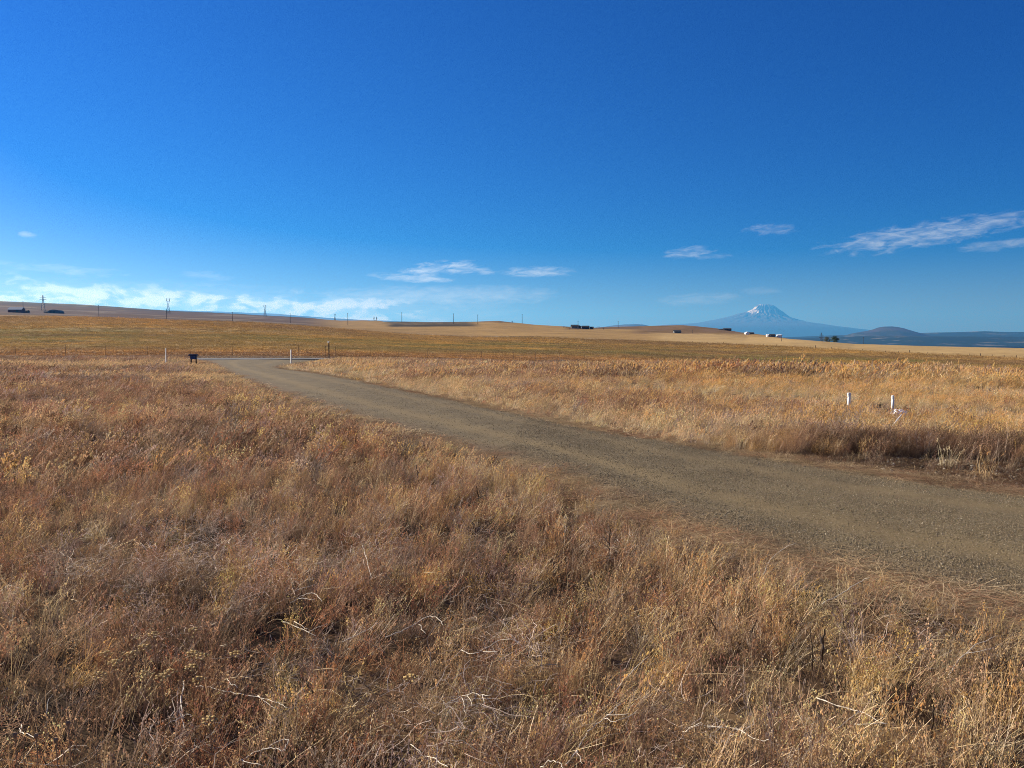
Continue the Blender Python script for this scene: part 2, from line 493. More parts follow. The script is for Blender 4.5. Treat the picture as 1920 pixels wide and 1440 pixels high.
def cover(X, Y, Z):
    r = np.hypot(X, Y)
    ang = np.clip(np.arctan2(X, Y), -R(50), R(50))
    xi = 960 + F * np.tan(ang)
    D = np.maximum(r * np.cos(ang), 0.2)
    dk = [np.interp(xi, XS, a) for a, _ in ROWS]
    yi = HZ + (EYE - Z) * F / D
    n_a = fbm(X * 0.02, Y * 0.02, 51, 5, 0.6)
    n_b = fbm(X * 0.006, Y * 0.006, 61, 4)
    n_c = fbm(X * 0.11, Y * 0.11, 71, 3, 0.6)
    # field near by
    c = lerp(C_SOIL, C_THATCH, sstep(fbm(X * 0.9, Y * 0.9, 81, 4, 0.6), 0.35, 0.65))
    # the pasture beyond the fence: rust strip, olive, green swathes
    w = (n_a - 0.5) * 0.9
    f = np.log(D / dk[4]) / np.log(dk[6] / dk[4]) + w * 0.10
    past = lerp(C_RUST, C_OLIVE, sstep(f, 0.10, 0.30))
    gband = sstep(f, 0.22, 0.38) * (1 - sstep(f, 0.62, 0.80)) * sstep(n_b + (n_a - 0.5) * 0.6, 0.36, 0.56)
    past = lerp(past, C_GREEN, gband)
    lft = sstep(300 - xi, 0, 60) * sstep(f, 0.25, 0.4) * (1 - sstep(f, 0.6, 0.75))
    past = lerp(past, C_GREEN * 1.05, lft * 0.7)
    past = lerp(past, C_BROWN, sstep(f, 0.70, 0.95) * (0.35 + 0.5 * sstep(n_a, 0.4, 0.6)) * sstep(1100 - xi, 0, 500))
    past = lerp(past, C_OLIVE * np.array([1.35, 1.2, 1.0]), sstep(n_c + n_a - 1.0, 0.03, 0.2) * 0.6)
    st = fbm((X * 0.89 + Y * 0.46) * 0.010, (Y * 0.89 - X * 0.46) * 0.055, 77, 5, 0.6)
    past = lerp(past, C_BROWN * 0.75, sstep(st, 0.52, 0.66) * 0.7)
    past = lerp(past, C_OLIVE * np.array([1.5, 1.25, 0.95]), sstep(0.46 - st, 0.0, 0.12) * 0.65)
    past = past * (1.05 + 0.70 * n_c)[:, None] * np.array([1.06, 1.03, 1.02])
    c = lerp(c, past, sstep(D, dk[4] * 0.93, dk[4] * 1.08))
    # beyond the pasture
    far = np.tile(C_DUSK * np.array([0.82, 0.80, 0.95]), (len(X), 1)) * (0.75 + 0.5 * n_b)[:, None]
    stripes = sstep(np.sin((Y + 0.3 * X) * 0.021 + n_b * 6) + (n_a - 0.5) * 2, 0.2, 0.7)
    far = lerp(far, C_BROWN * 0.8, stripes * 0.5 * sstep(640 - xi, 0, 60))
    far = lerp(far, C_PALE * 0.75, sstep(n_b, 0.60, 0.66) * 0.45 * sstep(640 - xi, 0, 60))
    gold = sstep(xi, 560, 640) * (1 - sstep(yi, 634, 637) * 0)
    field = np.tile(C_STUB, (len(X), 1)) * np.array([0.80, 0.74, 0.66]) * (0.7 + 0.5 * n_a)[:, None]
    far = lerp(far, field, gold)
    yw = yi + (n_a - 0.5) * 4.0
    xw = xi + (n_b - 0.5) * 60
    sage = sstep(xw, 715, 735) * (1 - sstep(xw, 865, 900)) * (1 - sstep(yw, 612.5, 614.5)) * sstep(D, 1050, 1150)
    far = lerp(far, C_SAGE * 0.95, sage * (0.75 + 0.25 * sstep(n_c, 0.3, 0.6)))
    scrub = sage * sstep(yw, 608, 610) * sstep(n_a, 0.42, 0.55)
    far = lerp(far, C_SAGE * 0.5, scrub)
    crestline = sstep(xw, 880, 900) * (1 - sstep(xw, 1010, 1040)) * (1 - sstep(yw, 604.5, 606))
    far = lerp(far, C_DUSK * 0.8, crestline * 0.7)
    farm = sstep(xw, 1040, 1060) * (1 - sstep(xw, 1180, 1240)) * (1 - sstep(yw, 616.0, 618.5))
    far = lerp(far, C_DUSK * 0.75, farm * 0.85)
    rhill = sstep(xw, 1170, 1220) * (1 - sstep(yw, 623, 627 + (xw - 1200) * 0.012)) * (1 - sstep(xw, 1500, 1530))
    far = lerp(far, lerp(C_DUSK * 1.15, C_BROWN, sstep(n_a, 0.4, 0.6)), rhill * 0.95)
    # weedy strip at the foot of the golden fields
    weed = sstep(xi, 640, 760) * (1 - sstep(xi, 1300, 1400)) * sstep(f, 0.93, 0.99) * (1 - sstep(np.log(D / dk[6]) / np.log(dk[7] / dk[6]), 0.05, 0.22))
    far = lerp(far, lerp(C_SAGE * 1.3, C_PALE, sstep(n_a + (n_c - 0.5), 0.45, 0.62)), weed * 0.9)
    near_stub = sstep(xi, 1200, 1260) * (1 - sstep(np.log(D / dk[6]) / np.log(dk[8] / dk[6]), 0.7, 1.0) * (1 - sstep(xi, 1480, 1540)))
    far = lerp(far, C_STUB * (0.92 + 0.16 * n_a)[:, None], near_stub * 0.9 * (1 - rhill))
    far = far * (0.62 + 0.16 * sstep(xi, 560, 1000))[:, None]  # self-shadow of tufts not built out here, darkened into the cover colour
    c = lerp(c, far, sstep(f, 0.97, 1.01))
    # the wooded valley far below, with pale clearings
    val = lerp(C_FOREST, C_PALE * 0.5, sstep(fbm(X * 0.0009, Y * 0.00028, 91, 4, 0.6), 0.50, 0.57) * sstep(22000 - r, 0, 6000))
    c = lerp(c, val, sstep(r, 3000, 5200))
    return c


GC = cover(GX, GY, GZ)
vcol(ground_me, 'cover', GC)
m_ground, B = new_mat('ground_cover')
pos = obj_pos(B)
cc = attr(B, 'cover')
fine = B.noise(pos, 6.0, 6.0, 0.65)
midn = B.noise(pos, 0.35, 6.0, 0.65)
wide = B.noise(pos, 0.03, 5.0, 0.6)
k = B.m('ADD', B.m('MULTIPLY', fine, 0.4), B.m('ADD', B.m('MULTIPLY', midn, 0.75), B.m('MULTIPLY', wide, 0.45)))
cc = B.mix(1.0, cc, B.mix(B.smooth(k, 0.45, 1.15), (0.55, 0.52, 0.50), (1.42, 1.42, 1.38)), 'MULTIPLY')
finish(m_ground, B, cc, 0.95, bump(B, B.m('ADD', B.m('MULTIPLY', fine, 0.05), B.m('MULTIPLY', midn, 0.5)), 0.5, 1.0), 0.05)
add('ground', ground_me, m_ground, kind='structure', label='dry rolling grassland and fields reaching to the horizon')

# ------------------------------------------------------------------ gravel road
NW = 25
T = np.linspace(-0.06, 1.06, NW)
rp = RL[:, None, :] * (1 - T)[None, :, None] + RR[:, None, :] * T[None, :, None]
rx, ry = rp[..., 0].ravel(), rp[..., 1].ravel()
tt = np.tile(T, NR)
crown = 0.055 * np.clip(1 - (2 * tt - 1) ** 2, -0.25, 1) - 0.012 * (np.exp(-((tt - 0.27) / 0.06) ** 2) + np.exp(-((tt - 0.73) / 0.06) ** 2))
rz = zbase(rx, ry) + 0.012 + crown + (fbm(rx * 1.2, ry * 1.2, 5, 3) - 0.5) * 0.03 - 0.05 * ((tt < -0.03) | (tt > 1.03))
ii = np.arange(NR * NW).reshape(NR, NW)
rf = np.stack([ii[:-1, :-1], ii[:-1, 1:], ii[1:, 1:], ii[1:, :-1]], -1).reshape(-1, 4)
road_me = mesh_np('gravel_road', np.stack([rx, ry, rz], 1), rf, True)
vfloat(road_me, 'across', tt)
m_road, B = new_mat('road_gravel')
pos = obj_pos(B)
ac = attr(B, 'across', out='Fac')
wob = B.m('ADD', ac, B.m('MULTIPLY', B.m('SUBTRACT', B.noise(pos, 0.5, 3.0), 0.5), 0.16))
vor = B.n('ShaderNodeTexVoronoi'); vor.inputs['Scale'].default_value = 60.0; B.put(vor.inputs['Vector'], pos)
vor2 = B.n('ShaderNodeTexVoronoi'); vor2.inputs['Scale'].default_value = 140.0; B.put(vor2.inputs['Vector'], pos)
sp = B.n('ShaderNodeSeparateColor'); B.put(sp.inputs[0], vor.outputs['Color'])
base = B.mix(B.smooth(B.noise(pos, 1.3, 6.0, 0.65), 0.35, 0.65), (0.100, 0.074, 0.036), (0.150, 0.113, 0.056))
base = B.mix(B.m('MULTIPLY', B.smooth(sp.outputs[0], 0.55, 0.95), 0.5), base, (0.26, 0.21, 0.14))
base = B.mix(B.m('MULTIPLY', B.smooth(sp.outputs[1], 0.6, 0.95), 0.45), base, (0.075, 0.064, 0.050))
def strip(c, w):
    return B.smooth(B.m('ABSOLUTE', B.m('SUBTRACT', wob, c)), w, 0.0)
trk = B.m('MAXIMUM', strip(0.30, 0.11), strip(0.70, 0.11))
base = B.mix(B.m('MULTIPLY', trk, 0.55), base, (0.19, 0.138, 0.068))
base = B.mix(B.m('MULTIPLY', strip(0.03, 0.17), 0.55), base, (0.125, 0.080, 0.046))
base = B.mix(B.m('MULTIPLY', strip(1.0, 0.10), 0.5), base, (0.13, 0.088, 0.052))
hgt = B.m('ADD', B.m('MULTIPLY', vor.outputs['Distance'], -0.6), B.m('MULTIPLY', vor2.outputs['Distance'], -0.25))
finish(m_road, B, base, 0.9, bump(B, hgt, 0.7, 0.012), 0.15)
add('gravel_road', road_me, m_road, kind='structure', label='grey brown gravel road curving away through the dry grass')

# paved road crossing at the far end
s = np.concatenate([np.linspace(-260, -60, 40), np.linspace(-58, 60, 90), np.linspace(63, 260, 60)])
q = np.linspace(-CR_HALF, CR_HALF, 9)
cp = CR_A[None, None, :] + s[:, None, None] * CR_DIR + q[None, :, None] * CR_N
cx, cyy = cp[..., 0].ravel(), cp[..., 1].ravel()
cz = zbase(cx, cyy) + 0.045 + 0.05 * (1 - (np.tile(q, len(s)) / CR_HALF) ** 2)
ii = np.arange(len(s) * 9).reshape(len(s), 9)
cf = np.stack([ii[:-1, :-1], ii[1:, :-1], ii[1:, 1:], ii[:-1, 1:]], -1).reshape(-1, 4)[:, ::-1]
cross_me = mesh_np('paved_road', np.stack([cx, cyy, cz], 1), cf, True)
m_cross, B = new_mat('old_asphalt')
pos = obj_pos(B)
base = B.mix(B.smooth(B.noise(pos, 0.8, 6.0, 0.6), 0.35, 0.65), (0.10, 0.10, 0.098), (0.155, 0.152, 0.145))
finish(m_cross, B, base, 0.85, bump(B, B.noise(pos, 40.0, 2.0), 0.3, 0.01), 0.2)
add('paved_road', cross_me, m_cross, kind='structure', label='narrow grey paved road crossing at the end of the gravel')

# ------------------------------------------------------------------ far hills and the snow-capped mountain
def ridge(name, label, mat, xs, ys, D, depth, base_z, rough, seed, n=260, mdep=26):
    """a range of hills whose crest line runs at depth D (scalar or per x)"""
    xx = np.linspace(xs[0], xs[-1], n)
    yy = np.interp(xx, xs, ys)
    Dd = np.interp(xx, xs, D) if not np.isscalar(D) else np.full(n, float(D))
    zc = EYE + (HZ - yy) * Dd / F
    t = np.linspace(-1, 1, mdep)
    V = []
    for tj in t:
        d = Dd + tj * depth * (1.0 if tj < 0 else 0.8)
        X = (xx - 960) / F * Dd * (1 + 0.15 * tj * depth / Dd)
        g = (1 - np.abs(tj) ** 1.35)
        e = np.minimum(1, np.minimum(xx - xs[0], xs[-1] - xx) / (0.06 * (xs[-1] - xs[0])) + 0.0)
        z = base_z + (zc - base_z) * g * (0.25 + 0.75 * sstep(e, 0, 1))
        nz = (fbm(X * rough, d * rough, seed, 5, 0.55) - 0.5)
        z = z + nz * (zc - base_z) * 0.55 * (1 - np.abs(1 - 2 * np.abs(tj))) + nz * (zc - base_z) * 0.06
        V.append(np.stack([X, d, z], 1))
    V = np.array(V)
    ii = np.arange(mdep * n).reshape(mdep, n)
    f = np.stack([ii[:-1, :-1], ii[:-1, 1:], ii[1:, 1:], ii[1:, :-1]], -1).reshape(-1, 4)
    me = mesh_np(name, V.reshape(-1, 3), f, True)
    return add(name, me, mat, kind='structure', label=label)


def hill_mat(name, dark, light, scale, lo, hi):
    m, B = new_mat(name)
    pos = obj_pos(B)
    mp = B.n('ShaderNodeMapping'); mp.inputs['Scale'].default_value = (1.0, 1.0, 2.5); B.put(mp.inputs['Vector'], pos)
    a = B.noise(mp.outputs[0], scale, 6.0, 0.6)
    return finish(m, B, B.mix(B.smooth(a, lo, hi), dark, light), 0.95, None, 0.05)


m_wood = hill_mat('far_woodland', (0.022, 0.030, 0.018), (0.17, 0.14, 0.09), 0.0011, 0.56, 0.68)
m_wood2 = hill_mat('near_woodland', (0.020, 0.028, 0.016), (0.13, 0.11, 0.075), 0.0016, 0.56, 0.66)
m_butte = hill_mat('butte_grass', (0.030, 0.034, 0.022), (0.060, 0.048, 0.044), 0.0013, 0.42, 0.62)
m_scarp = hill_mat('far_scarp', (0.045, 0.042, 0.032), (0.16, 0.13, 0.09), 0.0005, 0.45, 0.7)
ridge('forested_hills', 'long blue forested ridge under the sky at the far right', m_wood,
      [1400, 1480, 1560, 1640, 1700, 1740, 1800, 1840, 1880, 1920, 2000, 2150, 2400], [634, 632, 629, 627, 625, 623.5, 622.5, 621.2, 622.5, 622.5, 621, 622, 626], 24000, 5000, -85, 0.0004, 101)
ridge('low_forested_hills', 'low dark wooded slope in front of the blue ridge', m_wood2,
      [1380, 1500, 1560, 1620, 1680, 1760, 1920, 2100, 2400], [638, 634, 632, 629.6, 629.2, 630.5, 631.5, 631, 634], 16500, 3500, -85, 0.0006, 107)
ridge('butte', 'rounded bald butte rising above the forested ridge', m_butte,
      [1590, 1610, 1627, 1638, 1648, 1658, 1668, 1679, 1689, 1701, 1712, 1728], [626, 623, 620.5, 617.5, 614.3, 612.9, 612.6, 613.6, 617.0, 621.5, 624.5, 628], 21000, 2200, -85, 0.0007, 113)
ridge('distant_scarp', 'pale blue distant scarp behind the pylons at left', m_scarp,
      [230, 330, 400, 460, 520, 560, 620, 680, 740, 800, 900], [583, 581, 584, 586, 589, 592, 596, 599, 601.5, 604, 608], 38000, 6000, -95, 0.00025, 119)
ridge('distant_low_hills', 'faint blue hills beyond the farm on the crest', m_scarp,
      [1080, 1130, 1150, 1170, 1190, 1204, 1220, 1260], [617, 613, 610, 608.5, 608.2, 608.6, 612, 617], 30000, 4000, -95, 0.0004, 127)

# the mountain: built round its summit, each flank with its own profile
MD = 67000.0
mpx = MD / F
PL = [(0, 69.0), (6, 68.7), (12, 67.5), (18, 63.0), (22, 59.0), (30, 55.5), (36, 53.5), (50, 50.5), (66, 45.5), (90, 40.5), (130, 33.5), (190, 30.5), (260, 24), (340, 4)]
PR = [(0, 69.0), (6, 68.3), (12, 66.0), (18, 64.0), (24, 58.5), (31, 54.5), (38, 48.5), (46, 43.0), (60, 39.0), (76, 34.5), (100, 31.0), (130, 26.0), (170, 21.0), (230, 14), (340, 2)]
mx = (1432 - 960) * mpx
nr_, na_ = 150, 300
rr_ = np.concatenate([[0.0], np.exp(np.linspace(math.log(0.8), math.log(335), nr_ - 1))])
th = np.linspace(0, 2 * math.pi, na_, endpoint=False)
TH, RA = np.meshgrid(th, rr_)
hl = np.interp(RA, *zip(*PL)); hr = np.interp(RA, *zip(*PR))
wgt = sstep(np.cos(TH), -0.85, 0.85)
hgt = hl * (1 - wgt) + hr * wgt
px_, py_ = RA * np.cos(TH), RA * np.sin(TH)
ribs = 1 - np.abs(2 * fbm(np.cos(TH) * 4 + px_ * 0.05, np.sin(TH) * 4 + py_ * 0.05, 133, 5, 0.55) - 1)
hgt = hgt + (ribs - 0.72) * 15 * sstep(RA, 3, 18) * np.exp(-RA / 95) * np.abs(np.sin(TH)) ** 0.7 + (fbm(px_ * 0.25, py_ * 0.25, 139, 4) - 0.5) * 2.2 * sstep(RA, 2, 10) * np.exp(-RA / 140)
Vm = np.stack([mx + px_ * mpx, MD + py_ * mpx, EYE + hgt * mpx - 90 * sstep(RA, 150, 335)], -1)
Vm[-1, :, 2] = -300
ii = np.arange(nr_ * na_).reshape(nr_, na_)
jj = np.roll(ii, -1, axis=1)
mf = np.stack([ii[:-1], jj[:-1], jj[1:], ii[1:]], -1).reshape(-1, 4)[:, ::-1]
mount_me = mesh_np('mountain', Vm.reshape(-1, 3), mf, True)
pxr, pyr, hr_ = px_.ravel(), py_.ravel(), hgt.ravel()
sn = fbm(pxr * 0.16, pyr * 0.16, 149, 5, 0.6)
snow = np.exp(-((pxr + 25) / 11.0) ** 2) * sstep(hr_ + (sn - 0.5) * 16, 49, 53) * sstep(-pyr, -12, -2)
snow = sstep(snow + (sn - 0.5) * 0.9, 0.42, 0.62)
snow = np.maximum(snow, 0.8 * np.exp(-((pxr + 7) / 4.5) ** 2) * sstep(hr_, 65.0, 67.0))
snow = np.maximum(snow, sstep(sn, 0.66, 0.72) * sstep(hr_, 38, 50) * 0.25)
rock = lerp(np.array([0.075, 0.068, 0.062]), np.array([0.035, 0.040, 0.028]), sstep(30 - hr_, 0, 10))
vcol(mount_me, 'cover', lerp(rock, np.array([0.62, 0.58, 0.56]), snow))
m_mount, B = new_mat('mountain_rock_and_snow')
finish(m_mount, B, attr(B, 'cover'), 0.9, None, 0.1)
add('mountain', mount_me, m_mount, kind='structure', label='tall snow-capped volcanic mountain on the horizon')

# ------------------------------------------------------------------ the air between
hb = bmesh.new()
bmesh.ops.create_cube(hb, size=1.0)
haze_me = bpy.data.meshes.new('haze')
for v in hb.verts:
    v.co = Vector((v.co.x * 196000.0, 0.0 + v.co.y * 196000.0, (v.co.z + 0.5) * 3700.0 - 302.0))
hb.to_mesh(haze_me); hb.free()
m_haze = bpy.data.materials.new('haze_air')
m_haze.use_nodes = True
m_haze.node_tree.nodes.clear()
B = NB(m_haze.node_tree)
pv = B.n('ShaderNodeVolumePrincipled')
pv.inputs['Color'].default_value = (0.080, 0.42, 1.0, 1.0)
pv.inputs['Absorption Color'].default_value = (0.42, 0.42, 0.42, 1.0)
pv.inputs['Density'].default_value = 2.4e-5
pv.inputs['Anisotropy'].default_value = 0.3
out = B.n('ShaderNodeOutputMaterial')
m_haze.node_tree.links.new(pv.outputs[0], out.inputs['Volume'])
m_haze.cycles.volume_sampling = 'DISTANCE'
add('haze', haze_me, m_haze, kind='stuff', label='thin blue haze hanging in the distance', cat='haze')

# ------------------------------------------------------------------ dry grass, weeds and litter (instanced tufts)
m_grass, B = new_mat('dry_grass_blades')
tone = attr(B, 'tone')
tint = attr(B, 'tint', 'INSTANCER')
gc = B.mix(1.0, tone, tint, 'MULTIPLY')
gc.node.clamp_result = True
dif = B.n('ShaderNodeBsdfDiffuse'); B.put(dif.inputs['Color'], gc)
trn = B.n('ShaderNodeBsdfTranslucent'); B.put(trn.inputs['Color'], gc)
gls = B.n('ShaderNodeBsdfGlossy'); gls.inputs['Roughness'].default_value = 0.45; gls.inputs['Color'].default_value = (0.9, 0.85, 0.75, 1)
mx1 = B.n('ShaderNodeMixShader'); mx1.inputs[0].default_value = 0.30
B.put(mx1.inputs[1], dif.outputs[0]); B.put(mx1.inputs[2], trn.outputs[0])
mx2 = B.n('ShaderNodeMixShader'); mx2.inputs[0].default_value = 0.045
B.put(mx2.inputs[1], mx1.outputs[0]); B.put(mx2.inputs[2], gls.outputs[0])
mo = B.n('ShaderNodeOutputMaterial')
B.put(mo.inputs['Surface'], mx2.outputs[0])


class Tuft:
    def __init__(self, seed):
        self.r = np.random.default_rng(seed); self.v = []; self.f = []; self.c = []; self.n = 0
    def ribbon(self, pts, w0, w1, c0, c1, face=None):
        """thin strip along pts, tapering from width w0 to w1"""
        pts = np.asarray(pts, float); n = len(pts)
        a = self.r.uniform(0, 2 * math.pi) if face is None else face
        sd = np.array([math.cos(a), math.sin(a), 0.0])
        t = np.linspace(0, 1, n)[:, None]
        wd = (w0 * (1 - t) + w1 * t) * 0.5
        V = np.concatenate([pts - sd * wd, pts + sd * wd])
        i = self.n + np.arange(n - 1)
        self.f.append(np.stack([i, i + n, i + n + 1, i + 1], 1))
        C = np.asarray(c0) * (1 - t) + np.asarray(c1) * t
        self.v.append(V); self.c.append(np.concatenate([C, C])); self.n += 2 * n
    def bud(self, p, s, col, up=1.6):
        """small crossed seed or dried flower head"""
        a = self.r.uniform(0, math.pi)
        for k in (0, math.pi / 2):
            d = np.array([math.cos(a + k), math.sin(a + k), 0]) * s * 0.5
            u = np.array([0, 0, s * up * 0.5])
            V = np.array([p - u, p + d, p + u, p - d])
            self.v.append(V); self.f.append(np.array([[self.n, self.n + 1, self.n + 2, self.n + 3]]))
            self.c.append(np.tile(col, (4, 1))); self.n += 4
    def mesh(self, name):
        me = mesh_np(name, np.concatenate(self.v), np.concatenate(self.f))
        vcol(me, 'tone', np.clip(np.concatenate(self.c), 0, 3))
        me.materials.append(m_grass)
        return me


WIND = np.array([0.9, 0.25])


def blade_path(r, x, y, h, lean, droop, n, wind=0.3, kink=0.05):
    a = r.uniform(0, 2 * math.pi)
    d = np.array([math.cos(a), math.sin(a)]) * lean + WIND * wind * r.uniform(0.3, 1.2)
    t = np.linspace(0, 1, n)
    hor = d[None, :] * (t ** 1.7)[:, None] * h
    z = h * (t - droop * t ** 3)
    p = np.stack([x + hor[:, 0], y + hor[:, 1], z], 1)
    p[1:] += np.cumsum(r.normal(0, kink * h / n, (n - 1, 3)), 0) * 2.0
    return p


def t_grass(seed, R0=0.13, nb=70, h=(0.18, 0.40), w=(0.0022, 0.0008), seedhead=10, wind=0.35, seg=5, headsize=0.007):
    T_ = Tuft(seed); r = T_.r
    for _ in range(nb):
        a, q = r.uniform(0, 6.283), R0 * math.sqrt(r.uniform())
        hh = r.uniform(*h)
        b = 0.34 + 1.2 * r.uniform() ** 1.4
        c = np.array([1.0, 0.97, 0.92]) * b
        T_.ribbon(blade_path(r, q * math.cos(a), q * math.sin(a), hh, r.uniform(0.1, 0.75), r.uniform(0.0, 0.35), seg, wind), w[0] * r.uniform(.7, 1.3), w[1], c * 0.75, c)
    for _ in range(seedhead):
        a, q = r.uniform(0, 6.283), R0 * math.sqrt(r.uniform())
        hh = r.uniform(h[1] * 0.9, h[1] * 1.35)
        p = blade_path(r, q * math.cos(a), q * math.sin(a), hh, r.uniform(0.1, 0.4), r.uniform(0.0, 0.2), seg + 1, wind * 1.2)
        c = np.array([1.05, 1.0, 0.95]) * r.uniform(0.8, 1.2)
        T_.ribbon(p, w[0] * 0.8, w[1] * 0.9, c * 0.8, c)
        for k in range(6):
            tq = r.uniform(0.72, 1.0)
            i = tq * (len(p) - 1); j = int(min(i, len(p) - 2)); fr = i - j
            T_.bud(p[j] * (1 - fr) + p[j + 1] * fr + r.normal(0, 0.006, 3), headsize * r.uniform(.7, 1.3), c * 1.05, 2.2)
    return T_


def t_forb(seed, R0=0.14, ns=16, h=(0.22, 0.42), w=(0.0026, 0.0012), buds=1.0, bs=0.0075, br=7, wind=0.15):
    """stiff branching weed with small dried heads"""
    T_ = Tuft(seed); r = T_.r
    for _ in range(ns):
        a, q = r.uniform(0, 6.283), R0 * math.sqrt(r.uniform())
        hh = r.uniform(*h)
        p = blade_path(r, q * math.cos(a), q * math.sin(a), hh, r.uniform(0.05, 0.45), 0.05, 5, wind)
        c = np.array([1.0, 0.90, 0.83]) * r.uniform(0.4, 1.1)
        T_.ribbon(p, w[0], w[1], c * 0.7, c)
        for k in range(br):
            tq = r.uniform(0.3, 1.0)
            i = tq * 4; j = int(min(i, 3)); fr = i - j
            s = p[j] * (1 - fr) + p[j + 1] * fr
            aa = r.uniform(0, 6.283); ll = hh * r.uniform(0.12, 0.30) * (1.15 - 0.6 * tq)
            e = s + np.array([math.cos(aa) * ll * 0.7, math.sin(aa) * ll * 0.7, ll * r.uniform(0.5, 1.0)])
            mid = (s + e) / 2 + np.array([0, 0, -ll * 0.08])
            T_.ribbon([s, mid, e], w[1], w[1] * 0.7, c, c * 1.1)
            if r.uniform() < buds:
                g = r.uniform(0.6, 2.0)
                T_.bud(e, bs * r.uniform(0.6, 1.3), np.array([1.0, 0.92, 0.82]) * g * 0.85, r.uniform(0.8, 1.5))
                if r.uniform() < 0.5:
                    T_.bud((mid + e) / 2 + r.normal(0, 0.004, 3), bs * r.uniform(0.4, 0.8), np.array([1.0, 0.9, 0.8]) * g * 0.7, 1.2)
    return T_


def t_litter(seed, R0=0.22, nb=55, w=(0.003, 0.0015), L=(0.08, 0.28), z=0.06):
    T_ = Tuft(seed); r = T_.r
    for _ in range(nb):
        a, q = r.uniform(0, 6.283), R0 * math.sqrt(r.uniform())
        d = r.uniform(0, 6.283); l = r.uniform(*L)
        p0 = np.array([q * math.cos(a), q * math.sin(a), r.uniform(0.004, z)])
        dr = np.array([math.cos(d), math.sin(d), r.uniform(-0.12, 0.18)])
        cv = np.array([-dr[1], dr[0], 0]) * r.uniform(-0.15, 0.15)
        t = np.linspace(-0.5, 0.5, 4)[:, None]
        p = p0 + dr * t * l + cv * (t * t) * l
        p[:, 2] = np.maximum(p[:, 2], 0.003)
        c = np.array([1.0, 0.95, 0.88]) * r.uniform(0.55, 1.25)
        T_.ribbon(p, w[0], w[1], c, c * 0.95, d + math.pi / 2)
    return T_


def t_tangle(seed, R0=0.20, nb=30, w=0.0030):
    """a tangle of bare grey twigs"""
    T_ = Tuft(seed); r = T_.r
    for _ in range(nb):
        a, q = r.uniform(0, 6.283), R0 * math.sqrt(r.uniform())
        p = np.array([q * math.cos(a), q * math.sin(a), r.uniform(0.04, 0.22)])
        d = r.uniform(0, 6.283); pts = [p]
        for k in range(r.integers(3, 6)):
            d += r.normal(0, 0.45)
            p = p + np.array([math.cos(d), math.sin(d), r.normal(0, 0.3)]) * r.uniform(0.02, 0.06)
            p[2] = max(p[2], 0.02); pts.append(p)
        c = np.array([1.0, 0.97, 0.94]) * r.uniform(0.45, 1.5)
        T_.ribbon(pts, w * r.uniform(.6, 1.3), w * 0.5, c, c, d + 1.57)
    return T_


LIB = bpy.data.collections.new('grass_library')
KIND = {}


def lib(kind, makers):
    ids = []
    for i, mk in enumerate(makers):
        nm = 'tuft_%03d' % len(LIB.objects)
        o = bpy.data.objects.new(nm, mk.mesh(nm))
        ids.append(len(LIB.objects)); LIB.objects.link(o)
    KIND[kind] = np.array(ids)


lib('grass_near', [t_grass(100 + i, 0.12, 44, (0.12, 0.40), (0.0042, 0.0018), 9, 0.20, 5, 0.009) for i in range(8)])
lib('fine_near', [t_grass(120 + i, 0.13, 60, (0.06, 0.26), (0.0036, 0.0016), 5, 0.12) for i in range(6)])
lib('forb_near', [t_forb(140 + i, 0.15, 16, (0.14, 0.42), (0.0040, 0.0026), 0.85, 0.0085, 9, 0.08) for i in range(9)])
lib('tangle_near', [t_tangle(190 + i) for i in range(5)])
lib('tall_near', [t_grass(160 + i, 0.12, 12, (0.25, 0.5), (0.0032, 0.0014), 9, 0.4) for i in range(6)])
lib('litter_near', [t_litter(180 + i) for i in range(6)])
lib('grass_mid', [t_grass(200 + i, 0.22, 58, (0.12, 0.40), (0.0085, 0.0035), 9, 0.45, 4, 0.016) for i in range(7)])
lib('forb_mid', [t_forb(220 + i, 0.24, 20, (0.16, 0.40), (0.0075, 0.005), 1.0, 0.019, 7) for i in range(7)])
lib('litter_mid', [t_litter(240 + i, 0.4, 60, (0.010, 0.006), (0.15, 0.45), 0.05) for i in range(4)])
lib('grass_far', [t_grass(260 + i, 0.55, 110, (0.15, 0.42), (0.018, 0.008), 8, 0.55, 4, 0.03) for i in range(6)])
lib('forb_far', [t_forb(280 + i, 0.55, 34, (0.22, 0.40), (0.010, 0.007), 1.0, 0.026, 6) for i in range(6)])
lib('grass_vfar', [t_grass(300 + i, 1.6, 110, (0.2, 0.5), (0.05, 0.02), 0, 0.4, 3) for i in range(5)])
lib('bush_dark', [t_forb(320 + i, 0.22, 34, (0.35, 0.68), (0.005, 0.0025), 1.0, 0.013, 9, 0.25) for i in range(5)])

GN = bpy.data.node_groups.new('scatter', 'GeometryNodeTree')
GN.interface.new_socket('Geometry', in_out='INPUT', socket_type='NodeSocketGeometry')
GN.interface.new_socket('Geometry', in_out='OUTPUT', socket_type='NodeSocketGeometry')
GN.interface.new_socket('Library', in_out='INPUT', socket_type='NodeSocketCollection')
gi, go = GN.nodes.new('NodeGroupInput'), GN.nodes.new('NodeGroupOutput')
ci = GN.nodes.new('GeometryNodeCollectionInfo')
ci.inputs['Separate Children'].default_value = True
ci.inputs['Reset Children'].default_value = True
iop = GN.nodes.new('GeometryNodeInstanceOnPoints')
iop.inputs['Pick Instance'].default_value = True


def named(nm, typ):
    n = GN.nodes.new('GeometryNodeInputNamedAttribute'); n.data_type = typ
    n.inputs['Name'].default_value = nm
    return next(s for s in n.outputs if s.enabled)


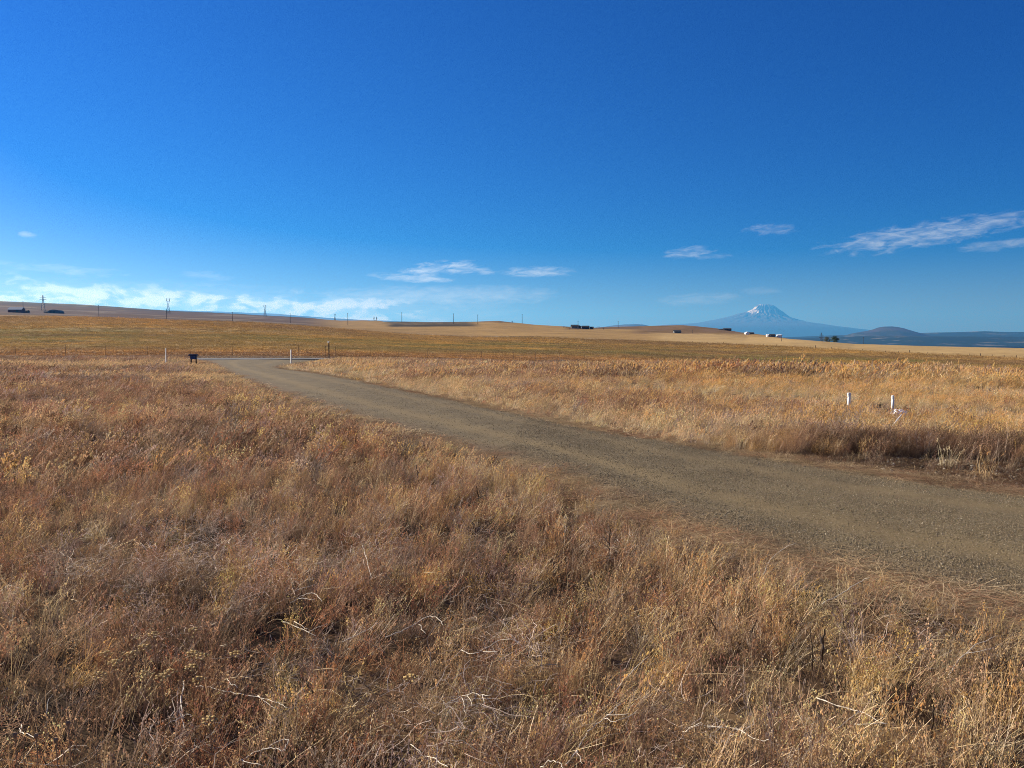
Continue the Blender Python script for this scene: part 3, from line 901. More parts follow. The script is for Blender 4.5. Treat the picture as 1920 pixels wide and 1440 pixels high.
L_ = GN.links.new
L_(gi.outputs['Geometry'], iop.inputs['Points'])
L_(gi.outputs['Library'], ci.inputs['Collection'])
L_(ci.outputs[0], iop.inputs['Instance'])
L_(named('kind_index', 'INT'), iop.inputs['Instance Index'])
e2r = GN.nodes.new('FunctionNodeEulerToRotation')
L_(named('turn', 'FLOAT_VECTOR'), e2r.inputs[0])
L_(e2r.outputs[0], iop.inputs['Rotation'])
L_(named('size', 'FLOAT_VECTOR'), iop.inputs['Scale'])
L_(iop.outputs[0], go.inputs[0])
LIB_ID = next(i.identifier for i in GN.interface.items_tree if i.name == 'Library')


def scatter(name, label, cat, P, idx_, turn, size, tint_, library=LIB):
    me = bpy.data.meshes.new(name)
    me.vertices.add(len(P)); me.vertices.foreach_set('co', np.asarray(P, np.float32).ravel())
    a = me.attributes.new('kind_index', 'INT', 'POINT'); a.data.foreach_set('value', np.asarray(idx_, np.int32))
    a = me.attributes.new('turn', 'FLOAT_VECTOR', 'POINT'); a.data.foreach_set('vector', np.asarray(turn, np.float32).ravel())
    a = me.attributes.new('size', 'FLOAT_VECTOR', 'POINT'); a.data.foreach_set('vector', np.asarray(size, np.float32).ravel())
    vcol(me, 'tint', tint_)
    o = add(name, me, None, label=label, cat=cat, kind='stuff')
    md = o.modifiers.new('scatter', 'NODES'); md.node_group = GN
    md[LIB_ID] = library
    return o


def sector(n, r0, r1, a0=-40, a1=40):
    """n points spread evenly over a sector of ground"""
    r = np.sqrt(rng.uniform(r0 * r0, r1 * r1, n)); a = np.radians(rng.uniform(a0, a1, n))
    return r * np.sin(a), r * np.cos(a)


def sector_d(dens, r0, r1, a0=-40, a1=40):
    return sector(int(dens * (r1 * r1 - r0 * r0) * 0.5 * R(a1 - a0)), r0, r1, a0, a1)


T_RED, T_BROWN, T_DARK = np.array([0.44, 0.245, 0.138]), np.array([0.43, 0.290, 0.185]), np.array([0.20, 0.130, 0.080])
T_BUFF, T_GOLD, T_GREY = np.array([0.68, 0.52, 0.30]), np.array([0.73, 0.51, 0.225]), np.array([0.48, 0.385, 0.315])
T_PALE = np.array([0.74, 0.60, 0.385])


def pick(cols, weights, n):
    w = np.stack(weights, 1); w = w / w.sum(1, keepdims=True)
    u = rng.uniform(size=n)[:, None]
    k = (u > np.cumsum(w, 1)).sum(1).clip(0, len(cols) - 1)
    return np.array(cols)[k], k


def gather(parts):
    return [np.concatenate([p[i] for p in parts]) for i in range(5)]


CLEAR = [(-23.6, 55.0, 1.5), (-25.4, 57.0, 1.2), (-16.3, 57.0, 1.2), (8.49, 19.3, 0.5), (9.43, 19.0, 0.45), (8.95, 17.6, 0.5)]


def build(X, Y, names, weights, tint_, hs, seed_tilt=0.12, sink=0.015, wid=None):
    n = len(X)
    hs = np.asarray(hs, float) * np.ones(n)
    for cx_, cy_, cr_ in CLEAR:      # trodden short round the stakes, pipes and box stand
        u_ = np.array([-cx_, -cy_]) / math.hypot(cx_, cy_)
        al = np.clip((X - cx_) * u_[0] + (Y - cy_) * u_[1], 0, cr_ * 4)
        hs = hs * (0.18 + 0.82 * sstep(np.hypot(X - cx_ - al * u_[0], Y - cy_ - al * u_[1]), cr_ * 0.5, cr_ * 1.2))
    w = np.stack([np.broadcast_to(q, (n,)) for q in weights], 1).astype(float); w /= w.sum(1, keepdims=True)
    k = (rng.uniform(size=n)[:, None] > np.cumsum(w, 1)).sum(1).clip(0, len(names) - 1)
    ids = np.zeros(n, int)
    for j, nm in enumerate(names):
        q = k == j
        ids[q] = rng.choice(KIND[nm], q.sum())
    turn = np.stack([rng.normal(0, seed_tilt, n), rng.normal(0, seed_tilt, n) + 0.05, rng.uniform(-0.9, 0.9, n)], 1)
    s = hs * rng.uniform(0.75, 1.25, n)
    wv = s if wid is None else wid * rng.uniform(0.85, 1.15, n)
    size = np.stack([wv, wv, s], 1)
    Z = ground_z(X, Y) - sink
    return np.stack([X, Y, Z], 1), ids, turn, size, tint_


def field_tint(X, Y, n, far=0.0):
    """brown weedy field on the camera's side"""
    a = fbm(X * 0.30, Y * 0.30, 201, 4, 0.6); b = fbm(X * 0.09 + 3, Y * 0.09, 211, 3); c = fbm(X * 1.1, Y * 1.1, 221, 3)
    rd, _ = road_dist(X, Y)
    edge = 1 - sstep(rd, 0.3, 3.2)
    rightside = sstep(X, 0.0, 2.6) * (1 - sstep(Y, 6, 11))
    close = 1 - sstep(np.hypot(X, Y), 6, 14)
    t, k = pick([T_RED, T_BROWN, T_DARK, T_BUFF, T_GREY, T_GOLD],
                [(0.28 - 0.06 * far) * sstep(a, 0.36, 0.6) + 0.08, np.full(n, 0.52), 0.30 * sstep(1 - c, 0.4, 0.7) + 0.06,
                 0.10 + 0.10 * close + 0.55 * sstep(b, 0.52, 0.68) + 0.5 * edge, 0.18 + 0.22 * far * np.ones(n), 0.04 + 0.12 * close + 0.35 * rightside + 0.16 * edge], n)
    return np.clip(t * rng.uniform(0.65, 1.35, n)[:, None] * rng.uniform(0.93, 1.07, (n, 3)), 0, 0.9)


# --- the field the photographer stands in
parts = []
# nearest
X, Y = sector_d(88, 1.5, 9.5, -44, 44)
rd, sd = road_dist(X, Y)
keep = (rd > -0.25) & ((sd < 0) | (rd > 3)) & (rng.uniform(size=len(X)) < (0.25 + 0.75 * sstep(rd, -0.1, 0.6)))
keep &= sd < 0
keep &= rng.uniform(size=len(X)) < 0.70 + 0.30 * sstep(fbm(X * 1.9, Y * 1.9, 235, 3), 0.36, 0.52)
X, Y, rd = X[keep], Y[keep], rd[keep]
n = len(X)
g = fbm(X * 0.5, Y * 0.5, 231, 3)
hh = 0.30 + 0.34 * sstep(rd, -0.1, 1.3) * (0.45 + 0.9 * fbm(X * 0.8, Y * 0.8, 241, 3))
rs = sstep(X, 0.3, 2.4)
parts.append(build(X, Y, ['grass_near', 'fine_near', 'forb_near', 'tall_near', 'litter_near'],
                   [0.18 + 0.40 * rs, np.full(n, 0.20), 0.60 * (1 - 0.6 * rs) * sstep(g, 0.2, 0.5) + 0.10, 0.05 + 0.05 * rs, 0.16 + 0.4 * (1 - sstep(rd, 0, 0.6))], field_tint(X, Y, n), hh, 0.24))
# grey twig tangles
X, Y = sector_d(15, 1.8, 7.0, -42, 34)
rd, sd = road_dist(X, Y)
keep = (rd > 0.8) & (sd < 0) & (rng.uniform(size=len(X)) < 0.10 + 0.9 * sstep(fbm(X * 0.8, Y * 0.8, 237, 2), 0.55, 0.66))
X, Y = X[keep], Y[keep]; n = len(X)
parts.append(build(X, Y, ['tangle_near'], [np.full(n, 1.0)], T_GREY * np.array([1.2, 1.24, 1.26]) * rng.uniform(0.7, 1.4, (n, 1)), np.full(n, 1.0)))
# middle
X, Y = sector_d(26, 9.5, 30)
rd, sd = road_dist(X, Y)
keep = (rng.uniform(size=len(X)) < 0.55 + 0.45 * sstep(fbm(X * 0.9, Y * 0.9, 236, 3), 0.36, 0.52)) & (rd > -0.2) & (sd < 0) & (rng.uniform(size=len(X)) < (0.3 + 0.7 * sstep(rd, -0.1, 0.8)))
X, Y, rd = X[keep], Y[keep], rd[keep]; n = len(X)
g = fbm(X * 0.4, Y * 0.4, 231, 3)
hh = 0.32 + 0.45 * sstep(rd, -0.1, 1.6) * (0.35 + 1.2 * fbm(X * 0.5, Y * 0.5, 241, 3))
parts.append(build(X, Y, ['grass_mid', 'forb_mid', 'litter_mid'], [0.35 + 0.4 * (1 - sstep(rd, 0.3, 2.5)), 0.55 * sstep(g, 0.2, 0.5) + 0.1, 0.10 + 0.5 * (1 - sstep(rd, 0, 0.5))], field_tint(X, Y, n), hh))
# far, to the crossing road
X, Y = sector_d(6.0, 30, 86)
rd, sd = road_dist(X, Y); cd = cross_dist(X, Y)
nearside = (X - CR_A[0]) * CR_N[0] + (Y - CR_A[1]) * CR_N[1] < 0
keep = (rd > 0.1) & (sd < 0) & (cd > 0.5) & nearside
X, Y, rd = X[keep], Y[keep], rd[keep]; n = len(X)
hh = 0.35 + 0.45 * sstep(rd, 0.1, 2.5) * (0.5 + 0.9 * fbm(X * 0.25, Y * 0.25, 241, 3))
g = fbm(X * 0.12, Y * 0.12, 251, 3)
tn = field_tint(X, Y, n, 1.0)
pl = (rng.uniform(size=n) < 0.75 * sstep(fbm(X * 0.08, Y * 0.2, 261, 3), 0.60, 0.66))
tn[pl] = T_BUFF * rng.uniform(0.9, 1.25, (pl.sum(), 1))
parts.append(build(X, Y, ['grass_far', 'forb_far'], [0.35 + 0.6 * pl, 0.65 * sstep(g, 0.15, 0.5) + 0.15], tn, hh))
P = gather(parts)
scatter('field_grass', 'brown dry grass and weeds covering the field in front of the road', 'grass', *P)

# --- golden grass on the far side of the gravel road
def gold_tint(X, Y, n):
    rd, _ = road_dist(X, Y)
    a = fbm(X * 0.16, Y * 0.16, 301, 4, 0.6); b = fbm(X * 0.05, Y * 0.07, 311, 3)
    xi = 960 + F * X / Y
    rgt = sstep(xi, 900, 1450)
    edge = 1 - sstep(rd, 0.2, 2.2)
    mw = mown(X, Y)
    st = fbm(X * 0.05, Y * 0.22, 317, 4, 0.6)
    brown = (1 - rgt) * sstep(rd, 3, 8) + 1.6 * sstep(st, 0.56, 0.66)
    t, k = pick([T_GOLD, T_BUFF, T_BROWN, T_RED, T_PALE, T_GREY],
                [0.10 + 0.75 * rgt * sstep(rd, 2, 6) , 0.30 + 0.5 * edge, 0.05 + 0.30 * brown, 0.02 + 0.05 * brown, 0.05 + 0.75 * edge + 0.9 * sstep(0.46 - st, 0.0, 0.1) + 1.5 * mw, 0.04 + 0.2 * sstep(1 - a, 0.55, 0.7)], n)
    return np.clip(t * rng.uniform(0.7, 1.3, n)[:, None] * rng.uniform(0.95, 1.05, (n, 3)), 0, 0.9)


# dark bushy weeds by the verge: a patch in ground coordinates
VG = np.array([(3.55, 11.3), (4.6, 11.0), (5.6, 10.85), (6.6, 10.65), (7.4, 10.3)])
def patch(X, Y):
    t = np.clip((X - 3.2) / 4.4, 0, 1)
    yc = np.interp(X, VG[:, 0], VG[:, 1]) + 0.75
    return np.exp(-((Y - yc) / 0.75) ** 2) * sstep(X, 3.1, 4.4) * (1 - sstep(X, 7.3, 8.0))


def verge(X, Y):
    """bare stony strip between the road and the weeds at right"""
    yc = np.interp(X, VG[:, 0], VG[:, 1])
    return (X > 3.0) & (Y < yc + 0.1)


def mown(X, Y):
    """a strip of short pale grass running across the golden field"""
    q = (Y + 1.2 * (X - 8.9) - 19.3) / 1.56 + 1.6 * (fbm(X * 0.3, Y * 0.3, 351, 2) - 0.5)
    return np.exp(-(q / 1.7) ** 2) * sstep(X, 2.0, 5.5)


parts = []
X, Y = sector_d(34, 12.5, 30)
rd, sd = road_dist(X, Y)
pt = patch(X, Y)
keep = (rd > -0.05) & (sd > 0) & ~(verge(X, Y) & (rng.uniform(size=len(X)) > 0.07)) & (pt < 0.55)
X, Y, rd = X[keep], Y[keep], rd[keep]; n = len(X)
hh = 0.36 + 0.40 * sstep(rd, 0, 1.2) * (0.1 + 1.3 * fbm(X * 0.45, Y * 0.45, 321, 3))
hh = hh * (1 - 0.60 * mown(X, Y))
parts.append(build(X, Y, ['grass_mid', 'forb_mid', 'litter_mid'], [np.full(n, 0.8), 0.12 + 0.35 * sstep(fbm(X * 0.2, Y * 0.2, 331, 3), 0.5, 0.7), 0.05 + 0.3 * (1 - sstep(rd, 0, 0.4))], gold_tint(X, Y, n), hh))
X, Y = sector_d(40, 8, 12.5)
rd, sd = road_dist(X, Y)
keep = (rd > -0.05) & (sd > 0) & ~(verge(X, Y) & (rng.uniform(size=len(X)) > 0.05)) & (patch(X, Y) < 0.6)
X, Y, rd = X[keep], Y[keep], rd[keep]; n = len(X)
hh = 0.40 + 0.55 * sstep(rd, 0, 1.0) * (0.2 + 1.1 * fbm(X * 0.6, Y * 0.6, 321, 3))
parts.append(build(X, Y, ['grass_near', 'forb_near', 'tall_near'], [np.full(n, 0.55), np.full(n, 0.2), np.full(n, 0.25)], gold_tint(X, Y, n), hh))
X, Y = sector_d(7.5, 30, 120)
rd, sd = road_dist(X, Y); cd = cross_dist(X, Y)
xi = 960 + F * X / Y
fd = np.interp(xi, XS, fen_d)
farside = (X - CR_A[0]) * CR_N[0] + (Y - CR_A[1]) * CR_N[1] > 0
keep = (((rd > 0.1) & (sd > 0)) | farside) & (cd > 0.4) & (Y < fd * (0.9 + 0.25 * fbm(X * 0.05, Y * 0.05, 361, 3)))
X, Y, rd, xi = X[keep], Y[keep], rd[keep], xi[keep]; n = len(X)
farside = farside[keep]
hh = 0.42 + 0.65 * sstep(rd, 0, 2.5) * (0.05 + 1.4 * fbm(X * 0.2, Y * 0.2, 341, 3))
hh = np.where(farside, hh * 0.8, hh) * (1 - 0.45 * sstep(Y / np.interp(xi, XS, fen_d), 0.55, 0.95)) * (1 - 0.35 * sstep(np.hypot(X, Y), 40, 70))
tn = gold_tint(X, Y, n)
vb = farside & (rng.uniform(size=n) < 0.75)
tn[vb] = np.array([T_BROWN, T_DARK, T_RED * 0.8, T_GREY])[rng.integers(0, 4, vb.sum())] * rng.uniform(0.7, 1.15, (vb.sum(), 1))
parts.append(build(X, Y, ['grass_far', 'forb_far'], [np.full(n, 0.85), 0.15 + 0.5 * farside], tn, hh))
scatter('golden_grass', 'tall golden and tan grass leaning in the wind beyond the road', 'grass', *gather(parts))

X = rng.uniform(3.0, 8.2, 1500); Y = rng.uniform(10.2, 13.6, 1500)
keep = rng.uniform(size=1500) < patch(X, Y) ** 0.7 * (Y > np.interp(X, VG[:, 0], VG[:, 1]))
X, Y = X[keep], Y[keep]; n = len(X)
tn = np.array([T_DARK * 0.8, T_DARK * 0.6, T_BROWN * 0.7, T_RED * 0.6, T_BROWN])[rng.integers(0, 5, n)] * rng.uniform(0.7, 1.3, (n, 1))
light = (rng.uniform(size=n) < 0.75 * (1 - sstep(X, 4.2, 5.4)) + 0.05)
tn[light] = np.array([T_BROWN, T_BUFF * 0.8, T_GOLD * 0.8])[rng.integers(0, 3, light.sum())]
scatter('dark_weeds', 'dense dark brown weeds beside the stony verge at right', 'weeds', *build(X, Y, ['bush_dark', 'forb_mid'], [np.full(n, 0.85), np.full(n, 0.15)], tn, 0.30 + 0.27 * patch(X, Y)))

# --- low tufts over the pasture beyond the fence
X, Y = sector_d(0.5, 84, 330)
X2, Y2 = sector_d(0.13, 330, 640)
X, Y = np.concatenate([X, X2]), np.concatenate([Y, Y2])
xi = 960 + F * X / Y
fd = np.interp(xi, XS, fen_d)
keep = (Y > fd * 1.0) & (cross_dist(X, Y) > 1) & (Y < np.interp(xi, XS, ROWS[6][0]))
X, Y = X[keep], Y[keep]; n = len(X)
big = 1 + 1.1 * sstep(np.hypot(X, Y), 250, 450)
tn = cover(X, Y, ground_z(X, Y)) * np.array([1.05, 1.04, 1.0]) * rng.uniform(1.05, 1.75, (n, 1))
scatter('pasture_grass', 'olive and rust pasture grass beyond the wire fence', 'grass', *build(X, Y, ['grass_vfar'], [np.full(n, 1.0)], tn, 0.3 * big, wid=1.1 * big))

# ------------------------------------------------------------------ straw litter and loose stones along the road
m_stone, B = new_mat('loose_gravel')
pos = obj_pos(B)
c = B.mix(B.noise(pos, 60.0, 3.0), (0.7, 0.68, 0.64), (1.15, 1.12, 1.08))
finish(m_stone, B, B.mix(1.0, c, attr(B, 'tint', 'INSTANCER'), 'MULTIPLY'), 0.85, None, 0.2)
SLIB = bpy.data.collections.new('stone_library')
for i in range(6):
    b = bmesh.new(); bmesh.ops.create_icosphere(b, subdivisions=1, radius=1.0)
    rs_ = random.Random(i)
    for v in b.verts:
        v.co *= rs_.uniform(0.72, 1.2); v.co.x *= 1.25; v.co.z *= 0.7
    me = bpy.data.meshes.new('stone_%d' % i); b.to_mesh(me); b.free(); me.materials.append(m_stone)
    SLIB.objects.link(bpy.data.objects.new('stone_%d' % i, me))
SP, SS, ST = [], [], []
def stones(n_, i0, i1, smin, smax, spread=1.0):
    fi = rng.uniform(i0, i1, n_); k0 = fi.astype(int).clip(0, NR - 2); fr = (fi - k0)[:, None]
    u = rng.uniform(-0.05, 1.05, n_)
    a = RL[k0] * (1 - fr) + RL[k0 + 1] * fr; b = RR[k0] * (1 - fr) + RR[k0 + 1] * fr
    p = a * (1 - u)[:, None] + b * u[:, None]
    loose = 1 - 0.5 * (np.exp(-((u - 0.3) / 0.1) ** 2) + np.exp(-((u - 0.7) / 0.1) ** 2))
    kk = rng.uniform(size=n_) < loose
    p, u = p[kk], u[kk]
    s = rng.uniform(smin, smax, len(p)) * rng.uniform(0.5, 1.0, len(p))
    cr = 0.055 * np.clip(1 - (2 * u - 1) ** 2, -0.25, 1) - 0.012 * (np.exp(-((u - 0.27) / 0.06) ** 2) + np.exp(-((u - 0.73) / 0.06) ** 2))
    z = zbase(p[:, 0], p[:, 1]) + 0.012 + cr + (fbm(p[:, 0] * 1.2, p[:, 1] * 1.2, 5, 3) - 0.5) * 0.03
    SP.append(np.column_stack([p, z + s * 0.15])); SS.append(s)
# where along the road (index of the edge samples)
dist_i = np.hypot(RC[:, 0], RC[:, 1])
i_of = lambda d: int(np.argmin(np.abs(dist_i[60:] - d))) + 60
stones(120000, 45, i_of(14), 0.0035, 0.0078)
stones(3500, 45, i_of(14), 0.006, 0.012)
stones(20000, i_of(12), i_of(28), 0.005, 0.009)
SP, SS = np.concatenate(SP), np.concatenate(SS)
n = len(SP)
pal = np.array([(0.26, 0.21, 0.14), (0.19, 0.15, 0.095), (0.38, 0.33, 0.24), (0.12, 0.092, 0.060), (0.24, 0.17, 0.095), (0.55, 0.50, 0.40)])
tn = (0.45 * np.array([0.22, 0.175, 0.108]) + 0.55 * pal)[rng.choice(6, n, p=[0.32, 0.31, 0.12, 0.12, 0.12, 0.01])] * rng.uniform(0.8, 1.2, (n, 1))
scatter('loose_gravel', 'loose grey and tan gravel lying on the road', 'gravel', SP, rng.integers(0, 6, n), rng.uniform(0, 6.28, (n, 3)), np.repeat(SS[:, None], 3, 1), tn, SLIB)
# larger stones on the verge
nv = 5200
X = rng.uniform(3.6, 8.6, nv); Y = rng.uniform(6.0, 11.2, nv)
rd, sd = road_dist(X, Y)
keep = (rd > -0.1) & (sd > 0) & verge(X, Y)
X, Y = X[keep], Y[keep]; n = len(X)
s = rng.uniform(0.008, 0.035, n) * rng.uniform(0.5, 1, n)
scatter('verge_stones', 'dark and pale stones strewn on the bare verge at right', 'gravel', np.column_stack([X, Y, ground_z(X, Y) + s * 0.3]), rng.integers(0, 6, n), rng.uniform(0, 6.28, (n, 3)), np.repeat(s[:, None], 3, 1), pal[rng.integers(0, 6, n)], SLIB)

# straw along both edges of the road
pts, hs_ = [], []
for E, out_, n_ in ((RL, -1, 1300), (RR, 1, 1500)):
    fi = rng.uniform(30, NR - 3, n_) ** 1.0; k0 = fi.astype(int); fr = (fi - k0)[:, None]
    p = E[k0] * (1 - fr) + E[k0 + 1] * fr
    d = E[k0 + 1] - E[k0]; d /= np.linalg.norm(d, axis=1)[:, None]
    nrm = np.stack([d[:, 1], -d[:, 0]], 1) * out_
    p = p + nrm * rng.normal(0.12, 0.22, n_)[:, None]
    pts.append(p)
p = np.concatenate(pts); n = len(p)
dd = np.hypot(p[:, 0], p[:, 1])
Zs = zbase(p[:, 0], p[:, 1]) + 0.005
ids = np.where(dd < 13, rng.choice(KIND['litter_near'], n), rng.choice(KIND['litter_mid'], n))
tn = np.array([T_PALE, T_BUFF, T_BUFF * 0.7, T_RED * 1.1, T_BROWN])[rng.choice(5, n, p=[0.14, 0.22, 0.24, 0.2, 0.2])] * rng.uniform(0.45, 1.1, (n, 1))
scatter('straw_litter', 'flattened straw lying along both edges of the gravel road', 'straw', np.column_stack([p, Zs]), ids, np.column_stack([np.zeros(n), np.zeros(n), rng.uniform(0, 6.28, n)]), np.repeat(rng.uniform(0.6, 1.3, n)[:, None], 3, 1) * np.array([1, 1, 0.6]), tn)
X = rng.uniform(3.4, 8.8, 2600); Y = rng.uniform(5.8, 11.4, 2600)
rd, sd = road_dist(X, Y)
keep = (rd > -0.05) & (sd > 0) & verge(X, Y)
X, Y = X[keep], Y[keep]; n = len(X)
tn = np.array([T_RED * 0.4, T_BUFF, T_DARK * 0.6, T_BROWN * 0.5, T_RED * 0.55])[rng.choice(5, n, p=[.3, .12, .2, .2, .18])] * rng.uniform(0.7, 1.1, (n, 1))
scatter('verge_litter', 'sparse straw and rusty plant debris on the bare verge at right', 'straw', *build(X, Y, ['litter_mid', 'litter_near', 'fine_near'], [np.full(n, .4), np.full(n, .45), np.full(n, .15)], tn, np.full(n, 0.6), 0.05, 0.0))

# ------------------------------------------------------------------ things: mesh helpers
class MB:
    def __init__(self): self.b = bmesh.new()
    def box(self, c, s, rz=0.0, taper=1.0, rx=0.0, ry=0.0):
        from mathutils import Matrix, Euler
        g = bmesh.ops.create_cube(self.b, size=1.0)['verts']
        M = Matrix.Translation(Vector(c)) @ Euler((rx, ry, rz)).to_matrix().to_4x4()
        for v in g:
            k = taper if v.co.z > 0 else 1.0
            v.co = M @ Vector((v.co.x * s[0] * k, v.co.y * s[1] * k, v.co.z * s[2]))
        return self
    def tube(self, pts, rad, seg=6, cap=True):
        pts = [Vector(p) for p in pts]
        rs_ = rad if isinstance(rad, (list, tuple)) else [rad] * len(pts)
        rings = []
        for i, p in enumerate(pts):
            d = (pts[min(i + 1, len(pts) - 1)] - pts[max(i - 1, 0)]).normalized()
            u = d.cross(Vector((0.13, 0.27, 0.95))) if abs(d.z) < 0.93 else d.cross(Vector((1, 0, 0)))
            u.normalize(); w = d.cross(u)
            rings.append([self.b.verts.new(p + (u * math.cos(6.28318 * k / seg) + w * math.sin(6.28318 * k / seg)) * rs_[i]) for k in range(seg)])
        for a, c in zip(rings, rings[1:]):
            for k in range(seg):
                self.b.faces.new((a[k], a[(k + 1) % seg], c[(k + 1) % seg], c[k]))
        if cap:
            self.b.faces.new(rings[0][::-1]); self.b.faces.new(rings[-1])
        return self
    def bar(self, a, c, w):
        return self.tube([a, c], w * 0.6, 4)
    def prism(self, prof, x0, x1):
        """closed (y,z) profile swept along x"""
        A = [self.b.verts.new((x0, y, z)) for y, z in prof]; C = [self.b.verts.new((x1, y, z)) for y, z in prof]
        n = len(prof)
        for k in range(n): self.b.faces.new((A[k], A[(k + 1) % n], C[(k + 1) % n], C[k]))
        self.b.faces.new(A[::-1]); self.b.faces.new(C)
        return self
    def blob(self, c, r, sub=2, jag=0.2, seed=0, squash=(1, 1, 1)):
        g = bmesh.ops.create_icosphere(self.b, subdivisions=sub, radius=1.0)['verts']
        rr = random.Random(seed)
        for v in g:
            k = r * (1 + rr.uniform(-jag, jag))
            v.co = Vector(c) + Vector((v.co.x * squash[0], v.co.y * squash[1], v.co.z * squash[2])) * k
        return self
    def build(self, name, mat, parent=None, bevel=0.0, smooth=False):
        bmesh.ops.recalc_face_normals(self.b, faces=self.b.faces)
        if bevel:
            bmesh.ops.bevel(self.b, geom=[e for e in self.b.edges], offset=bevel, segments=1, affect='EDGES')
        me = bpy.data.meshes.new(name); self.b.to_mesh(me); self.b.free()
        if smooth: me.polygons.foreach_set('use_smooth', [True] * len(me.polygons))
        return add(name, me, mat, parent)


def empty(name, loc, label, cat, group=None, rz=0.0):
    o = bpy.data.objects.new(name, None); COL.objects.link(o)
    o.location = loc; o.rotation_euler = (0, 0, rz)
    o['label'] = label; o['category'] = cat
    if group: o['group'] = group
    return o


def tag(o, label, cat, group=None):
    o['label'] = label; o['category'] = cat
    if group: o['group'] = group
    return o


M_steel = paint('galvanised_steel', (0.11, 0.12, 0.13), 0.5, 0.2, 2.0)
M_rust = paint('rusty_steel_post', (0.13, 0.085, 0.062), 0.85, 0.3, 8.0)
M_wood_ = paint('weathered_wood', (0.095, 0.068, 0.048), 0.9, 0.35, 6.0)
M_pole = paint('creosoted_pole', (0.075, 0.060, 0.050), 0.9, 0.3, 2.0)
M_white = paint('white_plastic', (0.78, 0.77, 0.72), 0.5, 0.08, 4.0)
M_whitewood = paint('white_stake_paint', (0.72, 0.70, 0.64), 0.75, 0.12, 10.0)
M_navy = paint('dark_blue_painted_steel', (0.030, 0.045, 0.085), 0.55, 0.25, 5.0)
M_navy2 = paint('blue_door_panel', (0.055, 0.095, 0.19), 0.5, 0.2, 5.0)
M_darkleg = paint('dark_timber_leg', (0.035, 0.030, 0.028), 0.85, 0.3, 8.0)
M_redbarn = paint('dull_red_siding', (0.20, 0.058, 0.052), 0.85, 0.15, 0.3)
M_blueroof = paint('blue_grey_metal_roof', (0.10, 0.16, 0.26), 0.55, 0.1, 0.3)
M_dark = paint('dark_siding', (0.065, 0.060, 0.058), 0.85, 0.2, 0.3)
M_darkroof = paint('dark_roof_shingle', (0.030, 0.030, 0.034), 0.9, 0.2, 0.3)
M_tan = paint('tan_siding', (0.25, 0.21, 0.17), 0.85, 0.12, 0.3)
M_grey = paint('grey_siding', (0.15, 0.16, 0.16), 0.8, 0.12, 0.3)
M_whites = paint('white_siding', (0.82, 0.82, 0.80), 0.7, 0.05, 0.3)
m_gl, B = new_mat('window_glass')
M_glass = finish(m_gl, B, (0.025, 0.030, 0.038), 0.12, None, 0.5)

# ------------------------------------------------------------------ near fence beyond the crossing road
FA, FD = np.array([-49.0, 84.6]), np.array([0.885, 0.466])
def fence_pt(t): return FA + FD * t
fence = empty('wire_fence', (0, 0, 0), 'thin wire fence on rusty steel posts beyond the paved road', 'fence')
post_me = None
ts = [i * 4.25 + random.uniform(-0.5, 0.5) for i in range(-9, 27)]
tops = []
for i, t in enumerate(ts):
    p = fence_pt(t)
    z = float(ground_z([p[0]], [p[1]])[0])
    if post_me is None:
        b = MB(); b.box((0, 0, 0.60), (0.040, 0.010, 1.40)); b.box((0, 0.018, 0.60), (0.010, 0.034, 1.40))
        for k in range(8): b.box((0, -0.012, 0.25 + k * 0.13), (0.022, 0.014, 0.02))
        o = b.build('post', M_rust, fence); post_me = o.data
    else:
        o = add('post', post_me, None, fence)
    o.location = (p[0], p[1], z); o.rotation_euler = (random.uniform(-.03, .03), random.uniform(-.05, .05), random.uniform(-.2, .2) + 0.49)
    tops.append((p[0], p[1], z))
for h in (0.45, 0.80, 1.12):
    b = MB()
    pts = []
    for (a, c) in zip(tops, tops[1:]):
        for f in np.linspace(0, 1, 5, endpoint=False):
            pts.append((a[0] * (1 - f) + c[0] * f, a[1] * (1 - f) + c[1] * f, a[2] * (1 - f) + c[2] * f + h - 0.10 * f * (1 - f)))
    b.tube(pts, 0.006, 4).build('wire', M_rust, fence)

# far fence along the stubble field at right
farfence = empty('stubble_fence', (0, 0, 0), 'dark post fence between green pasture and yellow stubble at right', 'fence')
FP = [(1289, 644.5), (1298, 645), (1307, 645), (1316, 645.3), (1325, 645.6), (1335, 646), (1345, 646.4), (1356, 646.8), (1380, 648), (1402, 649), (1430, 650), (1456, 651), (1490, 652.5), (1528, 654.5), (1535, 654.8), (1558, 656), (1590, 657.5), (1616, 659), (1632, 660), (1660, 661.5), (1684, 663), (1705, 664), (1739, 666), (1766, 667.5), (1796, 669), (1817, 670), (1838, 671), (1860, 672), (1882, 673), (1905, 674), (1932, 675), (1960, 676.5), (1990, 678)]
fpost = None
pp = []
for i, (x, y) in enumerate(FP):
    D = float(np.interp(x, XS, ROWS[6][0])) * 0.985
    X_, Y_, Z_ = on_ground(x, D)
    if fpost is None:
        fpost = MB().tube([(0, 0, -0.3), (0.01, 0, 0.5), (0, 0, 1.0), (0.0, 0, 1.03)], [0.13, 0.12, 0.11, 0.06], 7).build('post', M_wood_, farfence)
        o = fpost
    else: o = add('post', fpost.data, None, farfence)
    k = random.uniform(0.85, 1.35) * (1.25 if x in (1528, 1705, 1838, 1882) else 1.0)
    o.location = (X_, Y_, Z_); o.scale = (k, k, k); o.rotation_euler = (random.uniform(-.06, .06), random.uniform(-.1, .1), random.uniform(0, 6))
    pp.append((X_, Y_, Z_))
for h in (0.5, 0.95):
    MB().tube([(a, c, z + h) for a, c, z in pp], 0.012, 4).build('wire', M_rust, farfence)

